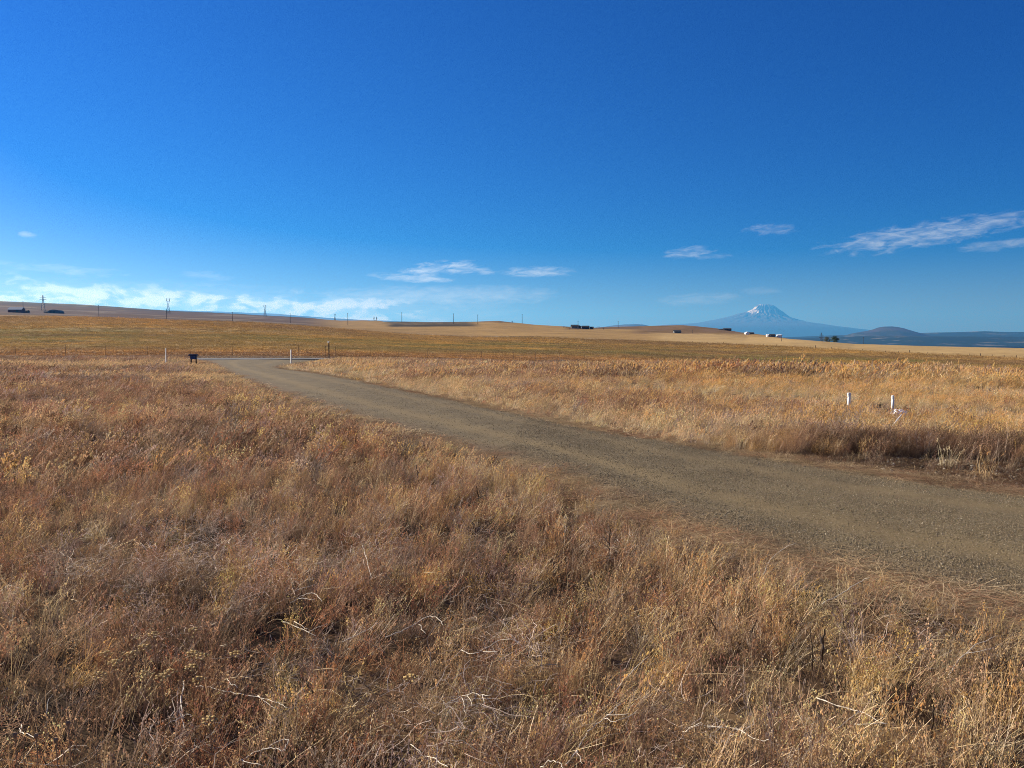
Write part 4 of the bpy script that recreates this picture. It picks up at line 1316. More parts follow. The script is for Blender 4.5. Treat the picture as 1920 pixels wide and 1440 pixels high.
# lone stub post in the rust strip
D = col_depth(1550, 690, 75, 190)
X_, Y_, Z_ = on_ground(1550, D)
tag(MB().tube([(0, 0, -0.3), (0.02, 0, 0.4), (0.03, 0.0, 0.92), (0.03, 0, 0.95)], [0.20, 0.19, 0.175, 0.10], 9).build('wooden_post', M_wood_), 'short dark wooden stub post standing alone behind the golden grass', 'post').location = (X_, Y_, Z_)

# ------------------------------------------------------------------ roadside markers
def stake(x, ytop, D, label):
    X_, Y_, Z_ = on_ground(x, D)
    h = EYE + (HZ - ytop) * D / F - Z_
    o = MB().box((0, 0, h / 2 - 0.1), (0.095, 0.06, h + 0.2), taper=0.95).box((0, 0, h - 0.16), (0.101, 0.066, 0.1)).build('marker_stake', M_whitewood, None, 0.004)
    o.location = (X_, Y_, Z_); o.rotation_euler = (0.0, 0.035, R(-48))
    return tag(o, label, 'marker stake', 'white stakes at the road junction')
stake(311, 652.5, 57.0, 'slim white marker stake in the brown field beside the blue box stand')
stake(545.5, 655.5, 57.0, 'slim white marker stake in the grass right of the gravel road mouth')

# brown post with a white top
X_, Y_, Z_ = on_ground(617, 84.0)
h = EYE + (HZ - 640.5) * 84.0 / F - Z_
sg = empty('sign_post', (X_, Y_, Z_), 'brown post with a small white plate on its top', 'post')
MB().box((0, 0, (h - 0.1) / 2 - 0.1), (0.10, 0.10, h + 0.1)).build('post', M_wood_, sg, 0.008)
MB().box((-0.07, -0.04, h - 0.06), (0.16, 0.02, 0.18), R(-50)).build('plate', M_white, sg, 0.004)
MB().tube([(0, 0, h - 0.06), (0, 0, h + 0.02), (0, 0, h + 0.05)], [0.06, 0.06, 0.02], 8).build('cap', M_white, sg)
# a bare steel rod beside it
X_, Y_, Z_ = on_ground(610.5, 86)
tag(MB().tube([(0, 0, -0.2), (0.01, 0, 0.8), (0.015, 0, 1.38)], 0.018, 6).build('steel_rod', M_rust), 'thin bare rod standing beside the white topped post', 'rod').location = (X_, Y_, Z_)

# two-legged blue box stand beside the road mouth
Dm = 55.0
X_, Y_, Z_ = on_ground(362.5, Dm)
s_ = Dm / F
st = empty('mailbox_stand', (X_, Y_, Z_), 'dark blue box on two dark legs beside the mouth of the gravel road', 'mailbox', None, 0.12)
ztop = EYE + (HZ - 664.5) * s_ - Z_
MB().box((0, 0, ztop - 0.05), (0.58, 0.46, 0.085)).box((0, -0.01, ztop + 0.005), (0.50, 0.40, 0.03)).build('roof', M_navy, st, 0.01)
bx_ = MB().box((0.03, 0, ztop - 0.215), (0.40, 0.36, 0.25)).build('box', M_navy, st, 0.01)
for dx in (-0.06, 0.12):
    MB().box((dx, -0.186, ztop - 0.215), (0.155, 0.012, 0.20)).build('door', M_navy2, st, 0.003)
for dx in (-0.14, 0.20):
    MB().box((dx, 0, (ztop - 0.34) / 2 - 0.1), (0.075, 0.075, ztop - 0.34 + 0.2)).build('leg', M_darkleg, st, 0.006)

# ------------------------------------------------------------------ white pipes and scraps in the golden grass
def pipe(x, ytop, D, rad, label):
    X_, Y_, Z_ = on_ground(x, D)
    h = EYE + (HZ - ytop) * D / F - Z_
    p = empty('plastic_pipe', (X_, Y_, Z_), label, 'pipe', 'white capped pipes standing in the golden grass')
    MB().tube([(0, 0, -0.1), (0, 0, h - 0.05)], rad, 16).build('tube', M_white, p, 0, True)
    MB().tube([(0, 0, h - 0.09), (0, 0, h - 0.012), (0, 0, h)], [rad * 1.14, rad * 1.14, rad * 0.98], 16).build('cap', M_white, p)
pipe(1593.5, 736.5, 19.3, 0.036, 'taller white capped pipe upright in golden grass with a dark shadow beside it')
pipe(1676, 741.5, 19.0, 0.030, 'shorter white capped pipe upright in golden grass near the white scrap')
m_scrap = paint('crumpled_white_film', (0.74, 0.74, 0.78), 0.45, 0.1, 9.0)
X_, Y_ = at_px(1688, 773, 0.18)
b = bmesh.new(); bmesh.ops.create_icosphere(b, subdivisions=4, radius=1.0)
rr = np.random.default_rng(5)
for v in b.verts:
    p = v.co
    k = 0.72 + 0.75 * float(fbm([p.x * 2.1 + 4], [p.y * 2.1 + p.z * 1.7], 401, 4, 0.6)[0]) + 0.05 * rr.normal()
    v.co = Vector((p.x * 0.15 * k, p.y * 0.11 * k, p.z * 0.08 * k))
me = bpy.data.meshes.new('white_scrap'); b.to_mesh(me); b.free()
add('white_scrap', me, m_scrap, label='crumpled white scrap caught on top of the grass near two white pipes', cat='scrap', loc=(X_, Y_, float(ground_z([X_], [Y_])[0]) + 0.18))
a0 = at_px(1690.5, 778, 0.30); a1 = at_px(1668, 800, 0.10)
z0, z1 = float(ground_z([a0[0]], [a0[1]])[0]), float(ground_z([a1[0]], [a1[1]])[0])
tag(MB().tube([(a1[0], a1[1], z1 + 0.06), ((a0[0] + a1[0]) / 2, (a0[1] + a1[1]) / 2, (z0 + z1) / 2 + 0.22), (a0[0], a0[1], z0 + 0.34)], [0.011, 0.011, 0.009], 7).build('white_stick', M_whitewood), 'thin white stick leaning through the grass below the white scrap', 'stick')

# ------------------------------------------------------------------ pylons and poles
def lattice(x, ytop, D, style, label, ybase=None):
    X_, Y_, Z_ = on_ground(x, D)
    H = EYE + (HZ - ytop) * D / F - Z_
    t = empty('pylon', (X_, Y_, Z_), label, 'pylon', 'steel lattice pylons across the far slopes', R(25))
    w = (H * 0.006 + 0.10) * 1.9
    hw = H * 0.115
    waist = H * (0.62 if style == 'fork' else 0.70)
    ww = H * 0.028
    legs = [(sx, sy) for sx in (-1, 1) for sy in (-1, 1)]
    for sx_, sy_ in legs:
        MB().bar((sx_ * hw, sy_ * hw, -1), (sx_ * ww, sy_ * ww, waist), w).build('leg', M_steel, t)
    b = MB()
    for k in range(6):
        f0, f1 = k / 6, (k + 1) / 6
        w0, w1 = hw * (1 - f0) + ww * f0, hw * (1 - f1) + ww * f1
        z0_, z1_ = waist * f0, waist * f1
        for (ax, ay, bx2, by2) in ((-1, -1, 1, -1), (1, -1, 1, 1), (1, 1, -1, 1), (-1, 1, -1, -1)):
            b.bar((ax * w0, ay * w0, z0_), (bx2 * w1, by2 * w1, z1_), w * 0.55)
            b.bar((bx2 * w0, by2 * w0, z0_), (ax * w1, ay * w1, z1_), w * 0.55)
    b.build('bracing', M_steel, t)
    if style == 'fork':
        for sx_ in (-1, 1):
            b = MB()
            b.bar((sx_ * ww, 0, waist), (sx_ * H * 0.075, 0, H * 0.80), w * 1.2)
            b.bar((sx_ * H * 0.075, 0, H * 0.80), (sx_ * H * 0.058, 0, H), w * 1.2)
            b.bar((sx_ * H * 0.075, 0, H * 0.80), (sx_ * H * 0.092, 0, H), w * 1.0)
            b.bar((sx_ * H * 0.04, 0, H * 0.89), (sx_ * H * 0.12, 0, H * 0.89), w)
            b.bar((sx_ * H * 0.075, 0, H * 0.80), (sx_ * H * 0.12, 0, H * 0.89), w * 0.7)
            b.build('arm', M_steel, t)
        MB().bar((-H * 0.075, 0, H * 0.80), (H * 0.075, 0, H * 0.80), w * 0.8).build('crossarm', M_steel, t)
    else:
        b = MB()
        for sx_, sy_ in legs: b.bar((sx_ * ww, sy_ * ww, waist), (sx_ * ww * 0.5, sy_ * ww * 0.5, H), w)
        for k in range(5):
            z0_, z1_ = waist + (H - waist) * k / 5, waist + (H - waist) * (k + 1) / 5
            b.bar((-ww, -ww, z0_), (ww * .8, ww * .8, z1_), w * 0.6); b.bar((ww, ww, z0_), (-ww * .8, -ww * .8, z1_), w * 0.6)
        b.build('mast', M_steel, t)
        for fz, L in ((0.72, 0.20), (0.86, 0.17)):
            MB().bar((-H * L, 0, H * fz), (H * L, 0, H * fz), w).bar((-H * L, 0, H * fz), (0, 0, H * (fz + 0.035)), w * .6).bar((H * L, 0, H * fz), (0, 0, H * (fz + 0.035)), w * .6).build('crossarm', M_steel, t)
    return t
lattice(84.5, 554, col_depth(84.5, 582, 1100, 3000), 'mast', 'tall lattice pylon with two crossarms beside the red barn')
lattice(318, 560, col_depth(318, 588, 1300, 3000), 'fork', 'tall forked lattice pylon, second from the left on the slope')
lattice(498.5, 572, col_depth(498, 592, 1500, 3000), 'fork', 'forked lattice pylon third from the left on the skyline')
lattice(629, 588.5, 3400, 'fork', 'small forked pylon standing behind the central skyline', None)
lattice(704.5, 594, 3400, 'fork', 'smallest forked pylon peeping over the skyline, rightmost of the forked row', None)
lattice(1539, 624, 1900, 'mast', 'lattice pylon rising behind the green tree at right', None)


def pole(x, ytop, D, label):
    X_, Y_, Z_ = on_ground(x, D)
    h = EYE + (HZ - ytop) * D / F - Z_
    k = max(1.0, D / 700.0)
    p = empty('utility_pole', (X_, Y_, Z_), label, 'utility pole', 'wooden utility poles along the far fields', R(20))
    MB().tube([(0, 0, -0.5), (0, 0, h)], [0.22 * k, 0.15 * k], 7).build('shaft', M_pole, p)
    MB().box((0, -0.2, h - 0.7), (2.3, 0.12 * k, 0.16 * k)).build('crossarm', M_pole, p)
POLES = [(47, 565.5, 586, 'pole rising from the end of the red barn'), (188, 572, 592, 'pole on the crest left of the second pylon'), (314.5, 579, 600, 'pole standing close in front of the second pylon'),
         (437.5, 585, 605, 'pole on the crest midway between the second and third pylons'), (545.5, 588, 606, 'pole on the crest right of the third pylon'), (653, 587, 606, 'pole just right of the small forked pylon'),
         (754, 586, 605, 'pole rising at the left end of the dark sage hill'), (850.5, 588, 607, 'pole in the middle of the dark sage hill'), (896, 590, 608, 'pole left of the rounded golden hilltop'), (979, 589.5, 606, 'pole on the right shoulder of the rounded golden hill'),
         (1083.5, 601.5, 619, 'pole in front of the dark farm buildings on the crest'), (1158.5, 602.5, 616, 'pole right of the dark farm against faint blue hills'), (1298, 618, 625, 'short pole on the right brown hill below the grey house'), (1464.5, 627.5, 640, 'pole at the foot of the right hill beside the white sheds'), (1617.5, 631.5, 645, 'pole standing right of the green tree')]
for x, yt, yb, lab in POLES:
    d0, d1 = (500, 1600) if x < 1500 else (350, 900)
    pole(x, yt, col_depth(x, yb, d0, d1), 'wooden utility ' + lab)

# ------------------------------------------------------------------ farm buildings
def house(x0, x1, ytop, ybase, D, mats, label, name='farmhouse', cat='house', roof=0.45, depth=9.0, wins=0, door=False, lean=None, rz=0.0, gable_front=False):
    xc = (x0 + x1) / 2
    X_, Y_, Z_ = on_ground(xc, D)
    W_ = (x1 - x0) * D / F
    zt, zb = EYE + (HZ - ytop) * D / F, EYE + (HZ - ybase) * D / F
    H = max(2.6, zt - zb)
    t = empty(name, (X_, Y_, zb), label, cat, None, rz)
    hw = H * (1 - roof)
    low = min(0.0, Z_ - zb) - 0.6
    if gable_front:
        MB().prism([(-W_ / 2, low), (W_ / 2, low), (W_ / 2, hw), (0, H - 0.15), (-W_ / 2, hw)], -depth / 2, depth / 2).build('wall', mats[0], t).rotation_euler = (0, 0, R(90))
        o = MB().prism([(-W_ / 2 - 0.5, hw - 0.35), (0, H), (W_ / 2 + 0.5, hw - 0.35), (W_ / 2 + 0.5, hw - 0.1), (0, H + 0.25), (-W_ / 2 - 0.5, hw - 0.1)], -depth / 2 - 0.4, depth / 2 + 0.4).build('roof', mats[1], t)
        o.rotation_euler = (0, 0, R(90))
    else:
        MB().prism([(-depth / 2, low), (depth / 2, low), (depth / 2, hw), (0, H - 0.15), (-depth / 2, hw)], -W_ / 2, W_ / 2).build('wall', mats[0], t)
        MB().prism([(-depth / 2 - 0.5, hw - 0.3), (0, H), (depth / 2 + 0.5, hw - 0.3), (depth / 2 + 0.5, hw - 0.05), (0, H + 0.25), (-depth / 2 - 0.5, hw - 0.05)], -W_ / 2 - 0.5, W_ / 2 + 0.5).build('roof', mats[1], t)
    for k in range(wins):
        wx = -W_ / 2 + W_ * (k + 0.6) / (wins + 0.2)
        wn = MB().box((wx, -depth / 2 - 0.04, hw * 0.55), (1.5, 0.08, hw * 0.42)).build('window', M_tan, t)
        MB().box((wx, -depth / 2 - 0.09, hw * 0.55), (1.26, 0.04, hw * 0.33)).build('pane', M_glass, wn)
    if door:
        MB().box((W_ * 0.18, -depth / 2 - 0.05, hw * 0.38), (W_ * 0.16, 0.1, hw * 0.76)).build('door', M_dark, t)
    return t
dl = col_depth(38, 586.5, 700, 2500)
house(21.5, 47.5, 576.5, 585.5, dl, (M_redbarn, M_blueroof), 'long dull red barn with blue grey roof on the left slope', 'barn', 'barn', 0.5, 11, 0, True)
house(47.5, 57, 582, 586.5, dl * 1.01, (M_darkroof, M_darkroof), 'low dark lean-to shed at the right end of the red barn', 'shed', 'shed', 0.4, 7)
# arched shed and its neighbour
D = col_depth(104, 587.5, 700, 2500)
X_, Y_, Z_ = on_ground(108, D)
W_, H_ = 24 * D / F, 6.2 * D / F
t = empty('arched_shed', (X_, Y_, Z_), 'low dark arched shed below the leftmost pylon', 'shed')
prof = [(-W_ / 2, -1)] + [(W_ / 2 * -math.cos(a), H_ * math.sin(a) ** 0.7) for a in np.linspace(0.0, math.pi, 15)] + [(W_ / 2, -1)]
MB().prism(prof, -7, 7).build('shell', M_grey, t).rotation_euler = (0, 0, R(90))
MB().prism([(y * 1.02, z * 1.03 + 0.1) for y, z in prof[5:-2]] + [(y, z) for y, z in prof[5:-2]][::-1], -7.2, 7.2).build('roof', M_darkroof, t).rotation_euler = (0, 0, R(90))
for dx in (-0.26, -0.02):
    MB().box((dx * W_, -7.1, H_ * 0.3), (W_ * 0.18, 0.2, H_ * 0.6)).build('door', M_dark, t)
house(87, 96, 583, 587, D, (M_dark, M_darkroof), 'small dark shed beside the arched shed', 'shed', 'shed', 0.5, 7)
# farm on the crest
Df = 1180
house(1070.5, 1084, 609.2, 614.5, Df, (M_tan, M_darkroof), 'dark roofed farmhouse on the crest, left of its two neighbours', 'farmhouse', 'house', 0.55, 10, 2, True)
house(1084.2, 1088.5, 610.3, 614.8, Df * 1.01, (M_dark, M_darkroof), 'narrow dark outbuilding behind the utility pole on the crest', 'shed', 'shed', 0.45, 7, 0, False, None, 0, True)
house(1090.5, 1104, 611, 615.2, Df, (M_dark, M_darkroof), 'long dark flat barn on the crest right of the farmhouse', 'barn', 'barn', 0.3, 10, 3)
house(1106, 1112, 613.3, 616, Df, (M_dark, M_darkroof), 'low dark shed at the right end of the crest farm', 'shed', 'shed', 0.5, 7)
# open frame right of the farm
X_, Y_, Z_ = on_ground(1121.5, Df)
t = empty('metal_frame', (X_, Y_, EYE + (HZ - 616.5) * Df / F), 'thin open metal frame on the crest right of the farm', 'frame')
for dx in (-2.2, 2.2): MB().box((dx, 0, 1.2), (0.25, 0.25, 3.2)).build('post', M_steel, t)
MB().box((0, 0, 2.95), (4.65, 0.25, 0.25)).build('beam', M_steel, t)
# right hill
D = col_depth(1268, 624, 900, 1500)
house(1262.5, 1275, 619.2, 624, D, (M_grey, M_darkroof), 'pale grey house with dark roof alone on the right brown hill', 'farmhouse', 'house', 0.5, 9, 2, True)
D = col_depth(1360, 619.5, 900, 1400)
house(1355.5, 1369, 615.6, 619.6, D, (M_dark, M_darkroof), 'long dark barn on the shoulder of the right hill below the mountain', 'barn', 'barn', 0.35, 10, 2)
house(1346, 1354, 616.8, 619.5, D, (M_dark, M_darkroof), 'small dark shed left of the long dark barn on the right hill', 'shed', 'shed', 0.5, 8)
D = col_depth(1399, 627, 850, 1400)
house(1396, 1402, 622.6, 627.2, D, (M_whites, M_whites), 'bright white gabled shed on the right hill', 'shed', 'shed', 0.4, 8, 0, False, None, 0, True)
house(1403, 1411.5, 623.2, 626.6, D * 1.02, (M_dark, M_darkroof), 'dark low house right of the bright white shed', 'farmhouse', 'house', 0.5, 9, 2)
D = col_depth(1445, 631.5, 800, 1300)
house(1436.5, 1439.5, 627.7, 630.2, D, (M_whites, M_whites), 'tiny white shed left of the green grey farmhouse', 'shed', 'shed', 0.45, 6)
house(1441.5, 1451, 626.5, 630.6, D, (M_grey, M_darkroof), 'grey farmhouse with dark ends between two white sheds', 'farmhouse', 'house', 0.5, 9, 2, True)
house(1456, 1463.5, 628.2, 630.8, D, (M_whites, M_whites), 'low white trailer at the right foot of the right hill', 'trailer', 'trailer', 0.25, 5)

# ------------------------------------------------------------------ trees and far bushes
m_leaf, B = new_mat('tree_leaves')
lc = attr(B, 'tone')
finish(m_leaf, B, lc, 0.7, None, 0.2)
M_bark = paint('tree_bark', (0.07, 0.055, 0.042), 0.95, 0.3, 3.0)


def tree(x, ytop, ybase, D, wpx, label, seed, green=(0.055, 0.075, 0.022), name='tree', group=None, nleaf=1500):
    X_, Y_, Z_ = on_ground(x, D)
    zt = EYE + (HZ - ytop) * D / F
    H = zt - Z_
    Wd = wpx * D / F
    r = np.random.default_rng(seed)
    t = empty(name, (X_, Y_, Z_), label, 'tree' if name == 'tree' else 'bush', group)
    if name == 'tree':
        b = MB()
        b.tube([(0, 0, -0.5), (0.1, 0, H * 0.25), (-0.1, 0.1, H * 0.55)], [H * 0.035, H * 0.028, H * 0.014], 8)
        for k in range(6):
            a = r.uniform(0, 6.28); zz = H * r.uniform(0.18, 0.45)
            b.tube([(0, 0, zz), (math.cos(a) * Wd * 0.18, math.sin(a) * Wd * 0.18, zz + H * 0.16), (math.cos(a) * Wd * 0.32, math.sin(a) * Wd * 0.32, zz + H * 0.30)], [H * 0.014, H * 0.010, H * 0.004], 5)
        b.build('trunk', M_bark, t)
    # clumps of leaf faces
    nc = 26
    cc_ = []
    for _ in range(nc):
        a, q, zz = r.uniform(0, 6.28), math.sqrt(r.uniform()), r.uniform(0.06, 0.95)
        env = math.sin(math.pi * min(1, zz * 0.85 + 0.15)) ** 0.6
        cc_.append((math.cos(a) * q * Wd * 0.40 * env, math.sin(a) * q * Wd * 0.40 * env, H * zz * 0.92, H * r.uniform(0.08, 0.16)))
    cc_ = np.array(cc_)
    k = r.integers(0, nc, nleaf)
    p = cc_[k, :3] + r.normal(0, 1, (nleaf, 3)) * cc_[k, 3:4] * np.array([0.75, 0.75, 0.6])
    p[:, 2] = np.clip(p[:, 2], 0.1, H)
    s = H * r.uniform(0.018, 0.05, nleaf)
    u = r.normal(0, 1, (nleaf, 3)); u /= np.linalg.norm(u, axis=1)[:, None]
    v = np.cross(u, r.normal(0, 1, (nleaf, 3))); v /= np.linalg.norm(v, axis=1)[:, None]
    V = np.stack([p - u * s[:, None], p + v * s[:, None] * .6, p + u * s[:, None], p - v * s[:, None] * .6], 1).reshape(-1, 3)
    me = mesh_np('crown', V, np.arange(nleaf * 4).reshape(-1, 4))
    cl = np.array(green) * r.uniform(0.55, 1.5, (nleaf, 1)) * (0.75 + 0.5 * r.uniform(size=nc))[k][:, None]
    vcol(me, 'tone', np.repeat(cl, 4, 0))
    add('crown', me, m_leaf, t)
    return t
D = col_depth(1560, 644, 600, 1000)
tree(1563.5, 628.5, 643.5, 880, 19, 'dark green rounded tree alone at the edge of the yellow stubble', 1, (0.040, 0.065, 0.018), nleaf=2600)
tree(1549.5, 631.0, 643.5, 900, 13, 'smaller olive green tree touching the left of the dark tree', 2, (0.085, 0.090, 0.035), nleaf=1800)
BUSH = [(1057, 611.5, 614, 1180, 3, 'round dark bush left of the crest farm'), (1061.5, 612.5, 614.5, 1180, 3, 'tiny dark bush next to the round one on the crest'), (1068, 614.8, 617.2, 1100, 2.5, 'dark bush below the farmhouse on the golden slope'),
        (960.5, 601.2, 603.5, 1420, 2.6, 'single dark bush on the right shoulder of the golden hilltop'), (1131, 613.5, 616.5, 1180, 3.2, 'dark round bush at the right end of the crest'), (1038, 611.5, 613.5, 1250, 2.2, 'smallest dark bush far left of the crest farm'),
        (1580, 642, 645, 860, 9, 'low dark bush right of the green tree at the stubble edge'), (1642, 644.8, 647.5, 850, 8, 'low dark scrub on the far edge of the stubble'),
        (1828, 666.5, 671, 340, 9, 'dark low bush on the stubble fence'), (1882, 667, 674, 335, 8, 'tall dead weed clump on the stubble fence'), (1912, 669, 677, 330, 10, 'brown bush where the stubble fence leaves the picture'),
        (63, 576.5, 579, 2300, 12, 'bluish scrub patch behind the red barn')]
for i, (x, yt, yb, D, w, lab) in enumerate(BUSH):
    dk = (0.06, 0.045, 0.028) if x in (1882, 1912, 1828) else (0.022, 0.026, 0.018)
    tree(x, yt, yb, D, w, lab, 30 + i, dk, 'bush', 'scattered dark bushes on the far fields', 420)

# ------------------------------------------------------------------ foreground plants
M_stalk = paint('bleached_stalk', (0.60, 0.53, 0.43), 0.7, 0.2, 30.0)
M_stalk2 = paint('dark_dead_stalk', (0.060, 0.042, 0.030), 0.9, 0.35, 30.0)
M_yarrow = paint('dried_flower_head', (0.50, 0.34, 0.13), 0.9, 0.35, 60.0)
M_ystem = paint('dried_flower_stem', (0.34, 0.21, 0.11), 0.9, 0.3, 40.0)


def wpt(x, y, z):
    X_, Y_ = at_px(x, y, z)
    return Vector((X_, Y_, z))


def stalk(poly, branches, label, rad=0.0042, mat=M_stalk, name='dead_stalk', z0=0.20, z1=0.30, cat='stalk', group='bleached dead stalks lying on the grass'):
    """poly: picture points along the stalk; branches: more of them"""
    def curve(pl, r0, r1, za, zb):
        P_ = [wpt(x, y, za + (zb - za) * i / max(1, len(pl) - 1)) for i, (x, y) in enumerate(pl)]
        q = [2 * P_[0] - P_[1]] + P_ + [2 * P_[-1] - P_[-2]]
        o = []
        for i in range(1, len(q) - 2):
            for t_ in (0, .25, .5, .75):
                a, b_, c_, d_ = q[i - 1:i + 3]
                o.append(0.5 * (2 * b_ + (c_ - a) * t_ + (2 * a - 5 * b_ + 4 * c_ - d_) * t_**2 + (3 * b_ - a - 3 * c_ + d_) * t_**3) + Vector((random.uniform(-1, 1), random.uniform(-1, 1), random.uniform(-1, 1))) * 0.004)
        o.append(P_[-1])
        n_ = len(o)
        return o, [r0 + (r1 - r0) * i / (n_ - 1) for i in range(n_)]
    base = wpt(poly[0][0], poly[0][1], z0)
    t = empty(name, (base.x, base.y, 0.0), label, cat, group)
    p, rr_ = curve(poly, rad, rad * 0.45, z0, z1)
    off = Vector((base.x, base.y, 0))
    MB().tube([v - off for v in p], rr_, 6).build('stem', mat, t, 0, True)
    for bl in branches:
        p, rr_ = curve(bl, rad * 0.65, rad * 0.3, z1 - 0.02, z1 + 0.02)
        MB().tube([v - off for v in p], rr_, 5).build('branch', mat, t, 0, True)
    return t


STALKS = [
    ([(722, 1195), (760, 1180), (800, 1158), (822, 1160), (831, 1172)], [[(785, 1170), (798, 1188)]], 'pale arched stalk bending over above the middle of the foreground'),
    ([(865, 1220), (890, 1226), (915, 1213), (938, 1199), (958, 1198)], [[(905, 1222), (933, 1222)]], 'short wavy pale stalk just right of the arched stalk'),
    ([(835, 1320), (872, 1303), (900, 1302), (923, 1303)], [[(878, 1303), (885, 1325)], [(903, 1303), (908, 1322)], [(866, 1310), (874, 1338)]], 'pale straight twig with three drooping side twigs'),
    ([(1062, 1436), (1085, 1400), (1102, 1372), (1135, 1345), (1165, 1318)], [[(1132, 1347), (1160, 1352), (1196, 1330)], [(1140, 1340), (1180, 1338)], [(1080, 1405), (1092, 1432)]], 'thick bleached branching stalk at the bottom centre right'),
    ([(1015, 1438), (1028, 1428), (1046, 1428), (1056, 1440)], [], 'small pale hoop of stalk at the bottom edge'),
    ([(345, 1276), (340, 1310), (341, 1342), (346, 1365)], [[(341, 1345), (316, 1357)], [(341, 1342), (358, 1340)]], 'upright crooked pale twig in the lower left foreground'),
    ([(368, 1286), (402, 1290), (440, 1300), (482, 1306), (520, 1318), (540, 1327)], [[(425, 1274), (446, 1290)], [(482, 1306), (520, 1330)]], 'long pale branching stalk sweeping right in the left foreground'),
    ([(440, 1432), (478, 1410), (510, 1398), (538, 1385), (534, 1405)], [[(492, 1404), (520, 1404), (536, 1408)], [(450, 1424), (494, 1436)]], 'pale hooked stalk at the bottom left centre'),
    ([(36, 1372), (50, 1376), (64, 1383)], [[(40, 1360), (37, 1374)], [(84, 1340), (92, 1312), (100, 1302)]], 'small white curled twig at the far lower left'),
    ([(545, 1130), (570, 1116), (590, 1113), (604, 1128)], [[(560, 1122), (590, 1124)], [(552, 1108), (590, 1096)]], 'pale curled twig above the left foreground clearing'),
    ([(1280, 1374), (1298, 1364), (1316, 1354)], [[(1316, 1360), (1360, 1364)]], 'short thick pale stick right of the bottom centre'),
    ([(1320, 1362), (1372, 1364), (1396, 1376), (1420, 1386), (1446, 1388)], [], 'thin grey stalk curving right of the short thick stick'),
    ([(1530, 1308), (1560, 1320), (1610, 1334), (1662, 1357)], [[(1530, 1308), (1600, 1330)], [(1614, 1333), (1570, 1366)], [(1600, 1358), (1664, 1357)]], 'flattened bundle-like pale stalk in the lower right foreground'),
    ([(1780, 1265), (1800, 1235), (1830, 1210), (1870, 1192)], [[(1812, 1226), (1860, 1215)]], 'tall pale arching stalk at the right edge of the foreground'),
    ([(530, 1165), (560, 1178), (592, 1192)], [[(552, 1164), (580, 1180)], [(575, 1186), (612, 1170)]], 'grey twig in the dark gap left of centre'),
    ([(8, 1102), (22, 1098), (40, 1104), (44, 1118)], [], 'small pale arched twig at the left edge'),
    ([(680, 1022), (685, 1040), (697, 1085)], [], 'thin pale upright stem above the arched stalk'),
    ([(1430, 1080), (1445, 1050), (1470, 1028), (1490, 1019)], [], 'tall thin straw arching over the road edge at right'),
    ([(1540, 1132), (1580, 1112), (1610, 1092), (1632, 1082)], [], 'thin straw arching at the road edge, lower of the two'),
    ([(800, 1418), (816, 1424), (824, 1430), (840, 1438)], [[(770, 1395), (790, 1412)]], 'white crooked twig at the bottom edge left of centre'),
    ([(642, 1205), (690, 1180), (708, 1168)], [], 'thin straight pale stalk left of the arched stalk'),
    ([(1148, 1300), (1190, 1255), (1214, 1232)], [], 'long thin stalk leaning right above the thick bleached stalk'),
]
for pl, br, lab in STALKS:
    stalk(pl, br, lab, 0.0023, z0=0.12, z1=0.24)
# dark standing stalks
DSTK = [([(1541, 1255), (1543, 1215), (1546, 1180)], [[(1543, 1215), (1537, 1190)]], 0.0075, 'thick dark dead stalk standing in the right foreground'),
        ([(1522, 1258), (1523, 1225), (1520, 1175)], [], 0.0035, 'thin dark stem just left of the thick dark stalk'),
        ([(1745, 1384), (1748, 1350), (1750, 1322)], [], 0.0055, 'dark broken stalk near the lower right corner'),
        ([(1405, 1215), (1410, 1185), (1418, 1162)], [], 0.0050, 'dark leaning stalk among buff grass, left of the thick one'),
        ([(1348, 1190), (1336, 1168), (1328, 1158)], [], 0.0040, 'short dark stub leaning left in the right foreground'),
        ([(897, 945), (896, 928), (893, 912)], [[(896, 935), (911, 928)]], 0.0080, 'thin dark weed stem standing by the gravel edge'),
        ([(785, 910), (782, 880), (781, 872)], [[(783, 890), (787, 876)]], 0.0080, 'dark dry weed in the buff patch left of the road'),
        ([(1143, 1052), (1143, 1010), (1144, 985)], [[(1143, 1030), (1122, 1012)], [(1143, 1020), (1128, 1004)]], 0.0050, 'dark branching weed in the rusty grass at centre right'),
        ([(1738, 1032), (1739, 1026), (1740, 1020)], [], 0.003, None)]
for pl, br, rd_, lab in DSTK:
    if lab: stalk(pl, br, lab, rd_, M_stalk2, 'dark_stalk', 0.02, 0.34, 'stalk', 'dark dead weed stalks standing in the grass')

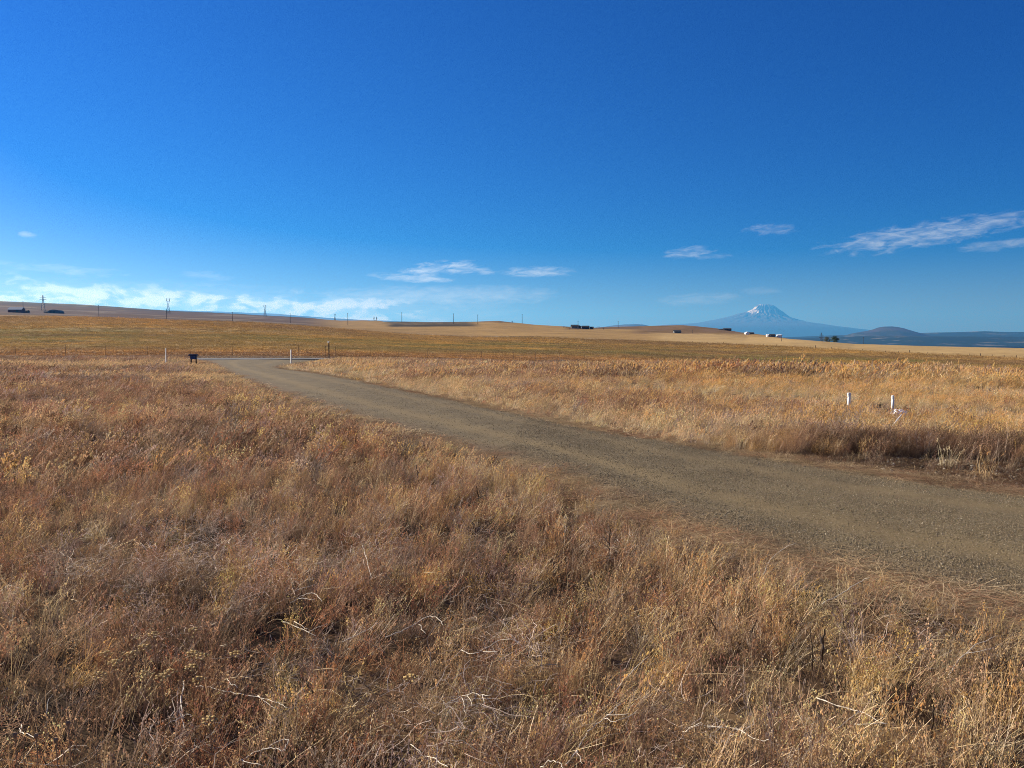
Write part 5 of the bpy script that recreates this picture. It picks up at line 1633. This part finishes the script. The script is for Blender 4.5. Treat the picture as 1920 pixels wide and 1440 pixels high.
# dried yarrow
YAR = [(287, 1186), (270, 1209), (198, 1222), (213, 1238), (248, 1222), (186, 1261), (318, 1256), (303, 1264), (363, 1178), (361, 1221), (378, 1226), (441, 1222), (358, 1247), (268, 1260), (372, 1270), (392, 1345), (770, 1266)]
for i, (x, y) in enumerate(YAR):
    h = 0.32 + 0.05 * math.sin(i * 2.1)
    p = wpt(x, y, h)
    g = float(ground_z([p.x], [p.y])[0])
    t = empty('yarrow', (p.x, p.y, g), 'dried yarrow standing alone near the small wavy stalk at bottom centre' if x == 770 else 'lowest dried yarrow, near the hooked stalk at bottom left' if x == 392 else 'dried yarrow with flat tan flower heads in the left foreground', 'yarrow', 'dried yarrow flowers in the left foreground')
    hh_ = h - g
    r_ = random.Random(900 + i)
    MB().tube([(r_.uniform(-.03, .03), r_.uniform(-.03, .03), 0), (0.008, 0, hh_ * .55), (0, 0, hh_ - 0.03)], [0.0026, 0.0022, 0.0016], 5).build('stem', M_ystem, t)
    b, bs_ = MB(), MB()
    for k in range(11):
        a = k * 2.4; q = 0.0088 * math.sqrt(k)
        cx_, cy_, cz_ = q * math.cos(a), q * math.sin(a), hh_ - 0.5 * q * q / 0.03 + r_.uniform(-.002, .002)
        b.blob((cx_, cy_, cz_), 0.0072, 1, 0.18, i * 31 + k, (1, 1, 0.62))
        bs_.tube([(0, 0, hh_ - 0.035), (cx_ * 0.9, cy_ * 0.9, cz_ - 0.003)], 0.0008, 3)
    b.build('flower_head', M_yarrow, t)
    bs_.build('stalklets', M_ystem, t)

# brown seed heads poking up at the lower left corner
for (x, y, lab) in ((105, 1388, 'brown seed head on a tan stem at the lower left corner, tallest of four'), (68, 1380, 'dark brown seed head left of the tallest one at lower left'), (128, 1356, 'small dark seed head above the tallest one at lower left'), (28, 1378, 'leftmost brown seed head at the lower left corner')):
    p = wpt(x, y, 0.36)
    g = float(ground_z([p.x], [p.y])[0])
    t = empty('seed_head', (p.x, p.y, g), lab, 'seed head', 'brown seed heads at the lower left corner')
    hh_ = 0.36 - g
    MB().tube([(0.01, 0.0, 0), (0.004, 0, hh_ * .6), (0, 0, hh_ - 0.01)], [0.0022, 0.0019, 0.0015], 6).build('stem', M_ystem, t)
    MB().blob((0, 0, hh_), 0.0075, 2, 0.2, 7, (0.9, 0.9, 1.5)).build('head', M_ystem, t)

# many more thin bleached stalks too small to count
b = MB()
rs2 = random.Random(77)
for k in range(330):
    a = R(rs2.uniform(-40, 36)); q = 2.0 + 7.0 * rs2.random() ** 1.6
    X_, Y_ = q * math.sin(a), q * math.cos(a)
    if float(road_dist(np.array([X_]), np.array([Y_]))[0][0]) < 0.35: continue
    L = rs2.uniform(0.08, 0.30); d = rs2.uniform(-0.6, 0.9) if rs2.random() < 0.75 else rs2.uniform(0, 6.28)
    z = rs2.uniform(0.05, 0.2); up = rs2.uniform(-0.1, 0.8)
    cv = rs2.uniform(-0.5, 0.5)
    pts = []
    for t_ in (0, .33, .66, 1.0):
        pts.append((X_ + math.cos(d + cv * t_) * L * t_ + rs2.uniform(-.006, .006), Y_ + math.sin(d + cv * t_) * L * t_ + rs2.uniform(-.006, .006), z + L * (up * t_ - 0.5 * up * t_ * t_) + rs2.uniform(-.004, .004)))
    r0 = rs2.uniform(0.0010, 0.0022)
    b.tube(pts, [r0, r0 * .9, r0 * .75, r0 * .5], 4, False)
o = b.build('straw_stalks', paint('buff_straw', (0.50, 0.37, 0.20), 0.7, 0.3, 20.0))
o['kind'] = 'stuff'; o['label'] = 'scattered thin bleached straws caught in the foreground grass'; o['category'] = 'straw'
